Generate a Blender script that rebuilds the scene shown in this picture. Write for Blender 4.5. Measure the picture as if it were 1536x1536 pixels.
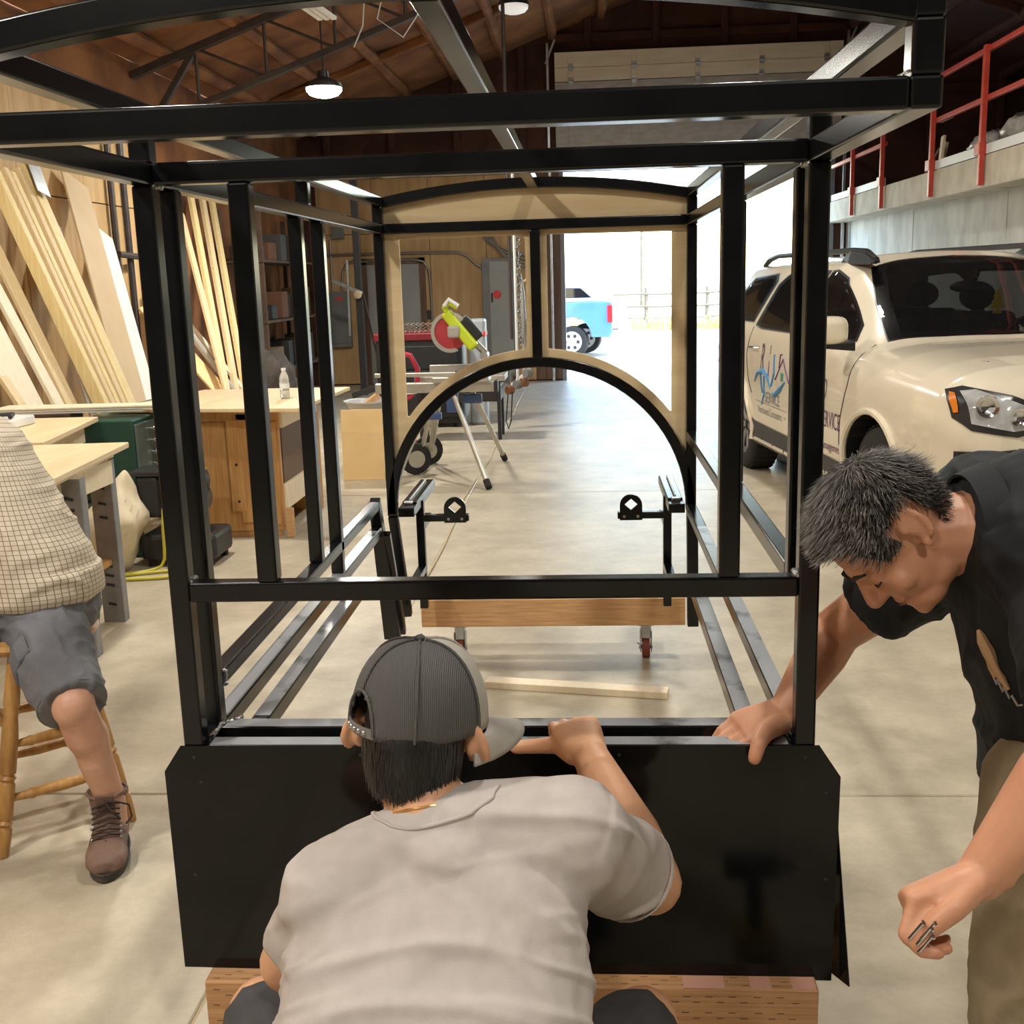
import bpy, bmesh, math, random
from mathutils import Vector, Matrix, noise
random.seed(7)
V = Vector
pi = math.pi
for o in list(bpy.data.objects): bpy.data.objects.remove(o)
S = bpy.context.scene
COL = S.collection
# ------------------------------------------------------------------ camera
CAMLOC = V((0.7984, -1.9940, 1.65))
PITCH, YAW, ROLL, FPX = 0.20588, -0.07003, -0.02954, 1667.5
_cy, _sy, _cp, _sp = math.cos(YAW), math.sin(YAW), math.cos(PITCH), math.sin(PITCH)
_f = V((_sy*_cp, _cy*_cp, -_sp)); _r = V((_cy, -_sy, 0)); _u = _r.cross(_f)
CR = _r*math.cos(ROLL)+_u*math.sin(ROLL); CU = -_r*math.sin(ROLL)+_u*math.cos(ROLL); CF = _f
cd = bpy.data.cameras.new('camera'); cam = bpy.data.objects.new('camera', cd); COL.objects.link(cam)
cd.sensor_fit = 'HORIZONTAL'; cd.sensor_width = 36; cd.lens = 36*FPX/1536; cd.clip_start = .05; cd.clip_end = 500
cam.matrix_world = Matrix(((CR.x, CU.x, -CF.x, CAMLOC.x), (CR.y, CU.y, -CF.y, CAMLOC.y), (CR.z, CU.z, -CF.z, CAMLOC.z), (0, 0, 0, 1)))
S.camera = cam
# ------------------------------------------------------------------ light and exposure
w = bpy.data.worlds.new('sky'); S.world = w; w.use_nodes = True
nt = w.node_tree; bg = nt.nodes['Background']
sk = nt.nodes.new('ShaderNodeTexSky'); sk.sky_type = 'NISHITA'; sk.sun_disc = False
sk.sun_elevation = math.radians(52); sk.sun_rotation = math.radians(120); sk.air_density = 1.3; sk.dust_density = 1.0
nt.links.new(sk.outputs[0], bg.inputs[0]); bg.inputs[1].default_value = 1.6
sd = bpy.data.lights.new('sun', 'SUN'); sd.energy = 4.0; sd.angle = math.radians(.6); sd.color = (1, .95, .86)
sun = bpy.data.objects.new('sun', sd); COL.objects.link(sun)
sun.rotation_euler = (math.radians(14), math.radians(38), 0)
S.view_settings.view_transform = 'Standard'; S.view_settings.look = 'None'
S.view_settings.gamma = 1; S.view_settings.use_curve_mapping = False
S.view_settings.exposure = 0.0
LAMP_W = 105.0
# ------------------------------------------------------------------ helpers
def link(o): COL.objects.link(o); return o
def thing(name, label, cat, loc=(0, 0, 0), group=None):
    o = link(bpy.data.objects.new(name, None)); o.location = loc; o.empty_display_size = .1
    o['label'] = label; o['category'] = cat
    if group: o['group'] = group
    return o
def tag(o, label, cat, group=None):
    o['label'] = label; o['category'] = cat
    if group: o['group'] = group
    return o
def struct(o): o['kind'] = 'structure'; return o
def put(o, parent, loc):
    """place o (mesh made round its own origin) at world loc under parent (parents only translate)"""
    loc = V(loc)
    if parent is not None:
        o.parent = parent; p = parent; off = V((0, 0, 0))
        while p is not None: off += p.location; p = p.parent
        loc = loc-off
    o.location = loc; return o
def copy_tree(o, parent=None, loc=None, label=None):
    c = link(o.copy()); c.parent = parent
    if loc is not None: c.location = loc
    if label: c['label'] = label
    for ch in list(o.children): copy_tree(ch, c)
    return c
def frame_of(d, up=(0, 0, 1)):
    d = V(d).normalized(); up = V(up)
    if abs(d.dot(up.normalized())) > .98: up = V((0, 1, 0)) if abs(d.y) < .9 else V((1, 0, 0))
    s = d.cross(up).normalized(); u = s.cross(d).normalized()
    return d, s, u
class MB:
    def __init__(self): self.v = []; self.f = []
    def add(self, vs, fs):
        n = len(self.v); self.v += [tuple(x) for x in vs]; self.f += [tuple(i+n for i in q) for q in fs]; return self
    def box(self, x0, x1, y0, y1, z0, z1):
        return self.add([(x0, y0, z0), (x1, y0, z0), (x1, y1, z0), (x0, y1, z0), (x0, y0, z1), (x1, y0, z1), (x1, y1, z1), (x0, y1, z1)],
                        [(0, 3, 2, 1), (4, 5, 6, 7), (0, 1, 5, 4), (1, 2, 6, 5), (2, 3, 7, 6), (3, 0, 4, 7)])
    def bar(self, p, q, w, h, up=(0, 0, 1), w2=None, h2=None):
        p, q = V(p), V(q); d, s, u = frame_of(q-p, up); w2 = w2 or w; h2 = h2 or h; vs = []
        for c, a, b in ((p, w, h), (q, w2, h2)):
            for i, j in ((-1, -1), (1, -1), (1, 1), (-1, 1)): vs.append(c+s*(i*a/2)+u*(j*b/2))
        return self.add(vs, [(0, 1, 2, 3), (7, 6, 5, 4), (0, 4, 5, 1), (1, 5, 6, 2), (2, 6, 7, 3), (3, 7, 4, 0)])
    def loft(self, rings, close=True):
        n = len(rings[0]); vs = [x for r in rings for x in r]; fs = []
        for i in range(len(rings)-1):
            for j in range(n):
                k = (j+1) % n; fs.append((i*n+j, i*n+k, (i+1)*n+k, (i+1)*n+j))
        if close: fs.append(tuple(range(n-1, -1, -1))); m = (len(rings)-1)*n; fs.append(tuple(range(m, m+n)))
        return self.add(vs, fs)
    def cyl(self, p, q, r, r2=None, n=14):
        p, q = V(p), V(q); r2 = r if r2 is None else r2; d, s, u = frame_of(q-p)
        return self.loft([[c+s*(a*math.cos(2*pi*k/n))+u*(a*math.sin(2*pi*k/n)) for k in range(n)] for c, a in ((p, r), (q, r2))])
    def tube(self, pts, r, n=8):
        pts = [V(p) for p in pts]; rr = r if hasattr(r, '__len__') else [r]*len(pts); rings = []; up = V((0, 0, 1))
        prev = None
        for i, p in enumerate(pts):
            d = (pts[min(i+1, len(pts)-1)]-pts[max(i-1, 0)])
            d, s, u = frame_of(d, up if prev is None else prev); prev = u
            rings.append([p+s*(rr[i]*math.cos(2*pi*k/n))+u*(rr[i]*math.sin(2*pi*k/n)) for k in range(n)])
        return self.loft(rings)
    def lathe(self, prof, c, axis=(0, 0, 1), n=20):
        c = V(c); d, s, u = frame_of(axis)
        return self.loft([[c+d*z+s*(r*math.cos(2*pi*k/n))+u*(r*math.sin(2*pi*k/n)) for k in range(n)] for r, z in prof])
    def prism(self, poly, m0, m1):
        """poly: 2d points; m0/m1: functions (a,b)->3d for the two faces"""
        return self.loft([[m0(a, b) for a, b in poly], [m1(a, b) for a, b in poly]])
    def ell(self, c, r, ax=None, n=16, m=10):
        c = V(c); ax = ax or (V((1, 0, 0)), V((0, 1, 0)), V((0, 0, 1))); rings = []
        for i in range(m+1):
            t = pi*(i+.02 if i == 0 else (i-.02 if i == m else i))/m
            rings.append([c-ax[2]*(r[2]*math.cos(t))+ax[0]*(r[0]*math.sin(t)*math.cos(2*pi*k/n))+ax[1]*(r[1]*math.sin(t)*math.sin(2*pi*k/n)) for k in range(n)])
        return self.loft(rings)
    def cap(self, p, q, r0, r1, n=14, m=4):
        """capsule with two radii"""
        p, q = V(p), V(q); d, s, u = frame_of(q-p); rings = []
        for i in range(m+1):
            t = pi/2*(i+.05 if i == 0 else i)/m; rings.append((p-d*(r0*math.cos(t)), r0*math.sin(t)))
        for i in range(m, -1, -1):
            t = pi/2*(i+.05 if i == 0 else i)/m; rings.append((q+d*(r1*math.cos(t)), r1*math.sin(t)))
        return self.loft([[c+s*(a*math.cos(2*pi*k/n))+u*(a*math.sin(2*pi*k/n)) for k in range(n)] for c, a in rings])
    def mesh(self, name, c):
        me = bpy.data.meshes.new(name); me.from_pydata([V(x)-c for x in self.v], [], self.f)
        bm = bmesh.new(); bm.from_mesh(me); bmesh.ops.recalc_face_normals(bm, faces=bm.faces); bm.to_mesh(me); bm.free(); return me
    def build(self, name, mat, parent=None, bevel=0, seg=2, smooth=False, base=None):
        lo = [min(x[i] for x in self.v) for i in range(3)]; hi = [max(x[i] for x in self.v) for i in range(3)]
        c = V(((lo[0]+hi[0])/2, (lo[1]+hi[1])/2, lo[2])) if base is None else V(base)
        me = self.mesh(name, c); o = link(bpy.data.objects.new(name, me))
        if mat: me.materials.append(mat)
        put(o, parent, c)
        if bevel:
            b = o.modifiers.new('bevel', 'BEVEL'); b.width = bevel; b.segments = seg; b.limit_method = 'ANGLE'; b.angle_limit = .6
        if smooth: shade(o, smooth if smooth is not True else .6)
        return o
def shade(o, ang=.6):
    me = o.data
    for p in me.polygons: p.use_smooth = True
    bm = bmesh.new(); bm.from_mesh(me)
    for e in bm.edges:
        if len(e.link_faces) == 2 and e.calc_face_angle(0) > ang: e.smooth = False
    bm.to_mesh(me); bm.free()
def bx(name, mat, parent, x0, x1, y0, y1, z0, z1, bevel=.003, seg=2):
    return MB().box(x0, x1, y0, y1, z0, z1).build(name, mat, parent, bevel, seg)
def bake(o, mods):
    """apply modifiers listed as (type, dict) and keep the result as plain mesh"""
    for t, kw in mods:
        m = o.modifiers.new(t, t)
        for k, v in kw.items(): setattr(m, k, v)
    dg = bpy.context.evaluated_depsgraph_get(); dg.update()
    me = bpy.data.meshes.new_from_object(o.evaluated_get(dg))
    mats = [m for m in o.data.materials]; o.modifiers.clear(); o.data = me
    if not me.materials:
        for m in mats: me.materials.append(m)
    return o
# ------------------------------------------------------------------ materials
MATS = {}
def mat(name, col, rough=.5, metal=0, col2=None, scale=20, bump=0, bscale=None, stretch=None, spec=.5, coat=0, emit=None, est=0, detail=6, contrast=(.35, .65), trans=0, alpha=1, wave=None):
    """noise-varied procedural principled material (object coordinates)"""
    if name in MATS: return MATS[name]
    m = bpy.data.materials.new(name); m.use_nodes = True; MATS[name] = m
    n = m.node_tree; b = n.nodes['Principled BSDF']; L = n.links.new
    b.inputs['Base Color'].default_value = (*col, 1); b.inputs['Roughness'].default_value = rough; b.inputs['Metallic'].default_value = metal
    b.inputs['Specular IOR Level'].default_value = spec; b.inputs['Coat Weight'].default_value = coat
    b.inputs['Transmission Weight'].default_value = trans; b.inputs['Alpha'].default_value = alpha
    if emit: b.inputs['Emission Color'].default_value = (*emit, 1); b.inputs['Emission Strength'].default_value = est
    if col2 or bump:
        tc = n.nodes.new('ShaderNodeTexCoord'); mp = n.nodes.new('ShaderNodeMapping'); L(tc.outputs['Object'], mp.inputs[0])
        if stretch: mp.inputs['Scale'].default_value = stretch
        nz = n.nodes.new('ShaderNodeTexNoise'); nz.inputs['Scale'].default_value = scale; nz.inputs['Detail'].default_value = detail; L(mp.outputs[0], nz.inputs['Vector'])
        src = nz.outputs['Fac']
        if wave:
            wv = n.nodes.new('ShaderNodeTexWave'); wv.inputs['Scale'].default_value = wave[0]; wv.inputs['Distortion'].default_value = wave[1]; wv.inputs['Detail'].default_value = 3; wv.bands_direction = wave[2]
            L(mp.outputs[0], wv.inputs['Vector']); src = wv.outputs['Fac']
        if col2:
            r = n.nodes.new('ShaderNodeValToRGB'); r.color_ramp.elements[0].position, r.color_ramp.elements[1].position = contrast
            r.color_ramp.elements[0].color = (*col, 1); r.color_ramp.elements[1].color = (*col2, 1)
            L(src, r.inputs[0]); L(r.outputs[0], b.inputs['Base Color'])
        if bump:
            bp = n.nodes.new('ShaderNodeBump'); bp.inputs['Strength'].default_value = bump; bp.inputs['Distance'].default_value = .01
            if bscale:
                n2 = n.nodes.new('ShaderNodeTexNoise'); n2.inputs['Scale'].default_value = bscale; n2.inputs['Detail'].default_value = 5; L(mp.outputs[0], n2.inputs['Vector']); src = n2.outputs['Fac']
            L(src, bp.inputs['Height']); L(bp.outputs[0], b.inputs['Normal'])
    return m
BLACK = mat('black_coated_steel', (.003, .0035, .004), .20, col2=(.006, .0065, .007), scale=9, spec=.4)
SHEET = mat('black_sheet', (.004, .004, .004), .10, spec=.28, col2=(.006, .006, .006), scale=6)
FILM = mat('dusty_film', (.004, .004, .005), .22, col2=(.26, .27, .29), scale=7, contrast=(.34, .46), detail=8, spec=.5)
STEEL = mat('bare_steel', (.45, .45, .45), .35, 1, (.6, .6, .6), 30)
WELD = mat('weld_bead', (.6, .6, .6), .25, 1, (.25, .25, .25), 120, .6)
ZINC = mat('zinc_steel', (.42, .44, .46), .38, .9, (.55, .57, .6), 12)
PLY = mat('plywood', (.66, .49, .27), .55, col2=(.74, .58, .34), scale=3, stretch=(1, 1, 8), bump=.04)
PLYH = mat('plywood_bench_top', (.72, .55, .32), .5, col2=(.80, .64, .40), scale=2.5, stretch=(6, 1, 6), bump=.04)
PLYE = mat('plywood_sheet', (.78, .56, .27), .55, col2=(.85, .64, .34), scale=3, stretch=(1, 1, 1))
FIR = mat('fir_lumber', (.52, .27, .11), .6, col2=(.70, .44, .22), scale=5, stretch=(1.2, 20, 20), bump=.1, contrast=(.3, .7))
PINE = mat('pine_lumber', (.70, .52, .28), .6, col2=(.80, .64, .38), scale=5, stretch=(14, 14, 1), bump=.06, contrast=(.3, .7))
PINE2 = mat('yellow_pine_lumber', (.74, .55, .24), .55, col2=(.84, .70, .38), scale=4, stretch=(14, 14, 1), contrast=(.3, .7))
PALE = mat('pale_board', (.80, .68, .48), .55, col2=(.86, .76, .58), scale=4, stretch=(8, 8, 1))
WHITEB = mat('white_board', (.80, .78, .72), .45, col2=(.86, .84, .79), scale=5)
OAK = mat('oak_cabinet', (.46, .22, .07), .5, col2=(.62, .35, .13), scale=4, stretch=(14, 14, 1), contrast=(.3, .7), bump=.05)
TURN = mat('turned_oak', (.42, .21, .06), .38, col2=(.56, .31, .10), scale=6, stretch=(10, 10, 1), spec=.5)
RUBBER = mat('black_rubber', (.012, .012, .012), .8, col2=(.02, .02, .02), scale=40)
DARKP = mat('dark_plastic', (.02, .02, .022), .5)
REDP = mat('red_paint', (.48, .05, .03), .45, col2=(.55, .07, .04), scale=14)
WHITEP = mat('white_paint', (.75, .77, .78), .5)
# ------------------------------------------------------------------ the building
XL, XR, YB, YF = -3.8, 4.95, 16.5, -6.5
CONC = mat('polished_concrete', (.37, .32, .235), .42, col2=(.58, .515, .395), scale=2.6, bump=.05, bscale=60, detail=14, contrast=(.34, .66), spec=.32)
for q_ in CONC.node_tree.nodes:
    if q_.type == 'TEX_NOISE' and abs(q_.inputs['Scale'].default_value-2.6) < .01: q_.inputs['Roughness'].default_value = .74
CONCW = mat('cast_concrete', (.50, .50, .46), .8, col2=(.68, .68, .63), scale=3.5, bump=.25, bscale=25, detail=9, stretch=(1, 1, .6))
BEAMC = mat('board_formed_concrete', (.52, .47, .36), .8, col2=(.68, .63, .51), scale=4, bump=.25, bscale=30, detail=9)
JOINT = mat('joint_filler', (.42, .33, .2), .8)
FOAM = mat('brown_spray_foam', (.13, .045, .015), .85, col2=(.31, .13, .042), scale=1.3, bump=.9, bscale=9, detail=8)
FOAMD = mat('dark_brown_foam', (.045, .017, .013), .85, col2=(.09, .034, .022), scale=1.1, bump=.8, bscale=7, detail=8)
TAN = mat('tan_plywood_wall', (.47, .29, .12), .6, col2=(.60, .40, .19), scale=1.6, stretch=(5, 5, .6), bump=.06)
BRNW = mat('brown_wood_wall', (.13, .07, .045), .7, col2=(.2, .12, .08), scale=2, stretch=(6, 6, .5))
def foam_sheet(name, pts, nx, ny, amp, m, parent=None):
    """bumpy surface between four corners a,b,c,d"""
    a, b, c, d = [V(p) for p in pts]; nrm = (b-a).cross(d-a).normalized(); vs = []; fs = []
    for j in range(ny+1):
        for i in range(nx+1):
            u, v = i/nx, j/ny; p = a*(1-u)*(1-v)+b*u*(1-v)+c*u*v+d*(1-u)*v
            e = 0 if i in (0, nx) or j in (0, ny) else 1
            vs.append(p+nrm*(amp*e*(noise.noise(p*1.3)+.6*noise.noise(p*3.1))))
    for j in range(ny):
        for i in range(nx):
            k = j*(nx+1)+i; fs.append((k, k+1, k+nx+2, k+nx+1))
    mb = MB(); mb.add(vs, fs); o = mb.build(name, m, parent); shade(o, 3); return o
# floor: a sub-base with joint filler and the cast slabs on it
fl = struct(MB().box(XL, 9, YF, YB+.15, -.05, -.006).build('floor', JOINT)); fl['label'] = 'polished tan concrete floor with straight joints'
ys = [YF, -3.88, 1.37, 6.62, 11.87, YB+.15]; xs = [XL, -.13, 4.95]
for i in range(2):
    for j in range(5):
        bx('slab', CONC, fl, xs[i]+.004, xs[i+1]-.004, ys[j]+.004, ys[j+1]-.004, -.05, 0, .004, 1)
# left wall
wl = struct(foam_sheet('wall_left', [(XL, YF, 0), (XL, YB, 0), (XL, YB, 4.1), (XL, YF, 4.1)], 60, 14, .03, FOAM))
for j in range(9):
    y = -1.5+1.22*j
    bx('plywood_sheet', TAN, wl, XL+.035, XL+.055, y+.003, y+1.217, .02, 2.46, .002, 1)
    bx('plywood_sheet', TAN, wl, XL+.035, XL+.055, y+.003, y+1.217, 2.47, 3.3, .002, 1)
# back wall with the big opening
DX0, DX1, DZ = .43, 4.72, 3.55
wb = MB(); wb.box(XL, DX0, YB, YB+.15, 0, 6.4); wb.box(DX0, DX1, YB, YB+.15, DZ, 6.4); wb.box(DX1, 9, YB, YB+.15, 0, 6.4)
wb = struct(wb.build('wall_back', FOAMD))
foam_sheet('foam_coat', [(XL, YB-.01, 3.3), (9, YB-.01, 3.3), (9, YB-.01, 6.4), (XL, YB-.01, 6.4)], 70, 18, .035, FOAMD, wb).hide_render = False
for i in range(4):
    x0 = XL+.25+i*.92
    if x0 > -.1: break
    bx('plywood_sheet', TAN, wb, x0+.004, min(x0+.916, -.02), YB-.03, YB-.01, .02, 2.44, .002, 1)
    bx('plywood_sheet', TAN, wb, x0+.004, min(x0+.916, -.02), YB-.03, YB-.01, 2.45, 3.3, .002, 1)
for i in range(3): bx('board', BRNW, wb, -.015+i*.148, .13+i*.148, YB-.035, YB-.005, .02, 3.5, .003, 1)
for k in range(12):
    x = XL+.5+k*1.05
    if x < DX0 or x > DX1 or True:
        MB().box(x-.06, x+.06, YB-.13, YB-.02, 3.75 if DX0-.1 < x < DX1+.1 else 3.4, 6.3).build('foam_stud', FOAMD, wb, .03, 3)
for z in (4.35, 5.3): MB().box(XL, 9, YB-.1, YB-.02, z-.07, z+.07).build('foam_girt', FOAMD, wb, .03, 3)
tr = struct(MB().box(DX0-.02, DX0+.05, YB-.06, YB+.16, 0, DZ).box(DX1-.05, DX1+.02, YB-.06, YB+.16, 0, DZ).box(DX0-.02, DX1+.02, YB-.06, YB+.16, DZ-.04, DZ+.05).build('trim_1', mat('steel_jamb', (.22, .23, .25), .5), None, .004))
# right wall, mezzanine
wr = struct(MB().box(XR, XR+.25, YF, YB, 0, 2.62).build('wall_right', CONCW))
for y in (3.2, 6.4, 9.6, 12.8): bx('form_joint', CONCW, wr, XR-.006, XR+.01, y-.012, y+.012, .0, 2.36, .003, 1)
me = struct(MB().box(4.6, XR+.02, YF, YB, 2.38, 2.68).box(XR, 9, YF, YB, 2.56, 2.68).build('floor_mezzanine', BEAMC, None, .01)); me['label'] = 'cast concrete mezzanine edge beam and floor'
struct(foam_sheet('wall_far_right', [(9, YB, 0), (9, YF, 0), (9, YF, 4.2), (9, YB, 4.2)], 40, 10, .03, FOAMD))
struct(MB().box(XL, 9, YF-.1, YF, 0, 6.4).build('wall_front', mat('dark_wall_board', (.06, .05, .045), .8, col2=(.09, .08, .07), scale=2)))
# roof: two foam-coated slopes and foam-coated purlins
RX, RZ, EZ = 2.6, 6.16, 3.95
def roofz(x): return EZ+(RZ-EZ)*(x-XL)/(RX-XL) if x < RX else RZ-(RZ-EZ)*(x-RX)/(9-RX)
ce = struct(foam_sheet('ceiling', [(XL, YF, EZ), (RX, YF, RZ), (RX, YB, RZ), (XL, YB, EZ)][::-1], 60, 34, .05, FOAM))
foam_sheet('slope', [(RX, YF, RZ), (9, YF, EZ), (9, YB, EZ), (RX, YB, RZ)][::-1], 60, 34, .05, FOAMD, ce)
for k in range(17):
    x = XL+.35+k*.76
    if x > 8.8: break
    pts = []; y = YF
    while y < YB+.1: pts.append(V((x+.02*noise.noise(V((x, y, 0))*2), y, roofz(x)-.055+.02*noise.noise(V((x, y, 5))*2)))); y += .6
    mb = MB()
    mb.tube(pts, [.075+.02*noise.noise(p*1.7) for p in pts], 8)
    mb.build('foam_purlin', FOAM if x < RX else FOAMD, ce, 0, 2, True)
for y in (1.0, 5.0, 13.5):
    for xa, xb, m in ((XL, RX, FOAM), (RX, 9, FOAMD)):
        MB().bar((xa, y, roofz(xa)-.05), (xb, y, roofz(xb)-.05), .09, .12).build('foam_rafter', m, ce, .03, 3)
# open web trusses
IRON = mat('dark_iron', (.035, .025, .022), .5, col2=(.055, .04, .034), scale=12)
def truss(y, label):
    t = thing('roof_truss', label, 'truss', (XL, y, 3.6))
    def top(x): return V((x, y, roofz(x)-.16))
    def bot(x): return V((x, y, roofz(x)-.71))
    for xa, xb in ((XL+.02, RX), (RX, 8.9)):
        MB().bar(top(xa), top(xb), .09, .075).build('top_chord', IRON, t, .004, 1)
        MB().bar(bot(xa+.55*(xa < 0)), bot(xb), .08, .06).build('bottom_chord', IRON, t, .004, 1)
    x = XL+.7; k = 0
    while x < 8.3:
        MB().cyl(top(x), bot(x), .017, n=8).build('web_rod', IRON, t, smooth=True)
        MB().cyl(top(x), bot(x+.72), .015, n=8).build('web_rod', IRON, t, smooth=True)
        x += .72
    MB().bar(top(XL+.7), (XL+.1, y, 3.2), .06, .06).build('knee_brace', IRON, t, .004, 1)
    return t
truss(9.75, 'dark iron open-web roof truss spanning above the lumber')
# ------------------------------------------------------------------ overhead door raised above the opening
CREAM = mat('lit_door_panel', (.82, .72, .55), .6, col2=(.90, .82, .66), scale=2, stretch=(1, 1, 6))  # upper sections: the bright light on them is put into the colour
DOORDIM = mat('dim_door_panel', (.42, .40, .38), .6, col2=(.54, .52, .49), scale=5, stretch=(1, 1, 3))  # lower sections of the same door, their dimmer light painted in as grey
gd = thing('overhead_door', 'sectional overhead garage door raised above the bright opening', 'garage door', ((DX0+DX1)/2, YB-.2, 3.6))
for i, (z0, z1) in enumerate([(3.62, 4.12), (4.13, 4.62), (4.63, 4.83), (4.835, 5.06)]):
    s = MB().box(DX0-.05, DX1+.05, YB-.25, YB-.2, z0, z1).build('section', DOORDIM if i < 2 else CREAM, gd, .006)
    for k in range(5):
        x = DX0+.2+k*(DX1-DX0-.4)/4
        bx('stile', DOORDIM if i < 2 else CREAM, s, x-.04, x+.04, YB-.262, YB-.25, z0+.01, z1-.01, .002, 1)
    if i: 
        for k in range(5):
            x = DX0+.2+k*(DX1-DX0-.4)/4
            MB().box(x-.035, x+.035, YB-.275, YB-.262, z0-.06, z0+.05).cyl((x-.045, YB-.28, z0-.005), (x+.045, YB-.28, z0-.005), .014).build('hinge', STEEL, s, .002, 1)
for s, x in ((0, DX0-.16), (1, DX1+.12)):
    MB().box(x-.02, x+.02, YB-.26, YB-.2, .02, 5.2).build('track', ZINC, gd, .004, 1)
    MB().bar((x-.03, YB-.24, 4.9), (x+.12, YB-.24, 5.25), .03, .03).build('track_bracket', mat('galvanised', (.55, .55, .52), .45, .7), gd)
# ------------------------------------------------------------------ red railing on the mezzanine
rail = thing('railing', 'red steel pipe railing with white kick boards on mezzanine edge', 'railing', (4.57, 10, 2.4))
PY = [14.5, 12.9, 10.83, 9.26, 7.2, 5.2]
for y in PY:
    MB().box(4.535, 4.585, y-.03, y+.03, 2.40, 3.66).build('post', REDP, rail, .004, 1)
    bx('foot_plate', REDP, rail, 4.53, 4.6, y-.02, y+.13, 2.68, 2.79, .004, 1)
for ya, yb in ((PY[0]+1.5, PY[1]), (PY[2], PY[5]-2)):
    MB().bar((4.6, ya, 3.63), (4.6, yb, 3.63), .045, .05).build('top_rail', REDP, rail, .005)
    MB().bar((4.6, ya, 3.19), (4.6, yb, 3.19), .045, .05).build('middle_rail', REDP, rail, .005)
    MB().box(4.595, 4.615, yb, ya, 2.685, 2.775).build('kick_board', WHITEP, rail, .003)
MB().box(4.6, 4.66, 10.45, 10.83, 3.17, 3.2).build('chain_hook', STEEL, rail)
# lumpy plastic-wrapped bundles and scrap on the mezzanine
BAGM = mat('clear_plastic_wrap', (.24, .25, .25), .25, col2=(.42, .40, .37), scale=9, bump=.8, bscale=18)
def bundle(name, label, c, r, seed, m):
    mb = MB(); mb.ell(c, r, n=28, m=18); o = mb.build(name, m); 
    for v in o.data.vertices:
        p = v.co*7+V((seed, 0, 0)); v.co += v.co.normalized()*(.05*noise.noise(p)+.03*noise.noise(p*2.7))
        v.co.z = max(v.co.z, .01)
    shade(o, 3); tag(o, label, 'bag', 'wrapped bundles on the mezzanine'); return o
bundle('plastic_bundle', 'plastic-wrapped bundle on mezzanine, farther end beside red post', (4.92, 9.95, 2.835), (.22, .42, .13), 1, BAGM)
bundle('plastic_bundle', 'plastic-wrapped bundle on mezzanine, nearer the camera behind white board', (4.92, 9.0, 2.865), (.23, .42, .16), 5, BAGM)
bundle('plastic_bundle', 'tall plastic-wrapped bundle on mezzanine at the picture edge', (4.95, 8.12, 2.92), (.25, .36, .22), 9, BAGM)
sc = thing('scrap_boards', 'short scrap boards propped upright on mezzanine beyond the railing gap', 'scrap wood', (4.95, 11.6, 2.68))
for i, (dy, h, tl) in enumerate([(0, .42, .06), (.16, .36, -.05), (.3, .3, .1)]):
    MB().bar((4.85+.05*i, 11.5+dy, 2.69), (4.9+.05*i, 11.5+dy+tl, 2.69+h), .03, .09).build('board', PALE if i < 2 else BRNW, sc, .003)
MB().bar((4.85, 12.1, 2.7), (4.95, 11.85, 3.0), .025, .025).build('stick', BRNW, sc)
# ------------------------------------------------------------------ high-bay lamps
LENS = mat('lamp_lens', (1, 1, .9), .4, emit=(1, .97, .80), est=40)
LENS2 = mat('dim_lamp_lens', (.75, .76, .74), .4, emit=(1, .97, .9), est=.5)
def highbay(loc, label, on=True, power=None):
    x, y, z = loc; t = thing('high_bay_lamp', label, 'lamp', loc, 'high-bay lamps')
    MB().lathe([(.001, .16), (.05, .16), (.06, .10), (.10, .08), (.17, .05), (.185, .02), (.185, 0), (.17, 0), (.001, .02)], loc, n=28).build('housing', mat('lamp_housing', (.03, .03, .032), .4), t, smooth=True)
    MB().lathe([(.001, 0), (.175, 0), (.172, -.03), (.14, -.065), (.08, -.085), (.001, -.09)], loc, n=28).build('lens', LENS if on else LENS2, t, smooth=True)
    MB().cyl((x, y, z+.16), (x, y, roofz(x)-.05), .008, n=6).build('cord', DARKP, t)
    ld = bpy.data.lights.new('high_bay_light', 'AREA'); ld.shape = 'DISK'; ld.size = .34; ld.energy = (power or LAMP_W) if on else (power or 0); ld.color = (1, .95, .86)
    if ld.energy > 0:
        lo = link(bpy.data.objects.new('high_bay_light', ld)); put(lo, t, (x, y, z-.10))
highbay((-1.75, 9.5, 3.56), 'glowing high-bay lamp hanging under the brown ceiling', power=130)
highbay((.01, 12.0, 4.80), 'dim round high-bay lamp near top of picture', False, 25)
# ------------------------------------------------------------------ the welded carriage frame
T, W, Z0, ZT, ZE = .0381, 1.219, .772, 1.832, 1.934
YR = 2.297
fr = thing('carriage_frame', 'welded black square-tube carriage frame with arched roof', 'frame', (W/2, 1.0, .27))
def tb(name, x0, x1, y0, y1, z0, z1, m=BLACK, b=.0045): return bx(name, m, fr, x0, x1, y0, y1, z0, z1, b, 3)
# front frame
for x in (0, W-T): tb('corner_post', x, x+T, 0, T, Z0-.3, ZT)
tb('mullion', .172, .172+T, 0, T, 1.065+T, ZT); tb('mullion', 1.036, 1.036+T, 0, T, 1.065+T, ZT)
tb('middle_rail', T, W-T, 0, T, 1.065, 1.065+T); tb('top_rail', T, W-T, 0, T, ZT, ZT+T)
tb('bottom_rail', T, W-T, .008, .048, Z0-T, Z0)
# second frame just behind
tb('body_post', 0, T, .113, .113+T, Z0-T, ZT); tb('body_post', W-T, W, .113, .113+T, 1.055, ZT)
tb('bottom_rail', T, W-T, .1, .142, Z0-T, Z0)
for x in (0, W-T): tb('spacer', x, x+T, T, .113, Z0-T, Z0)
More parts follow.
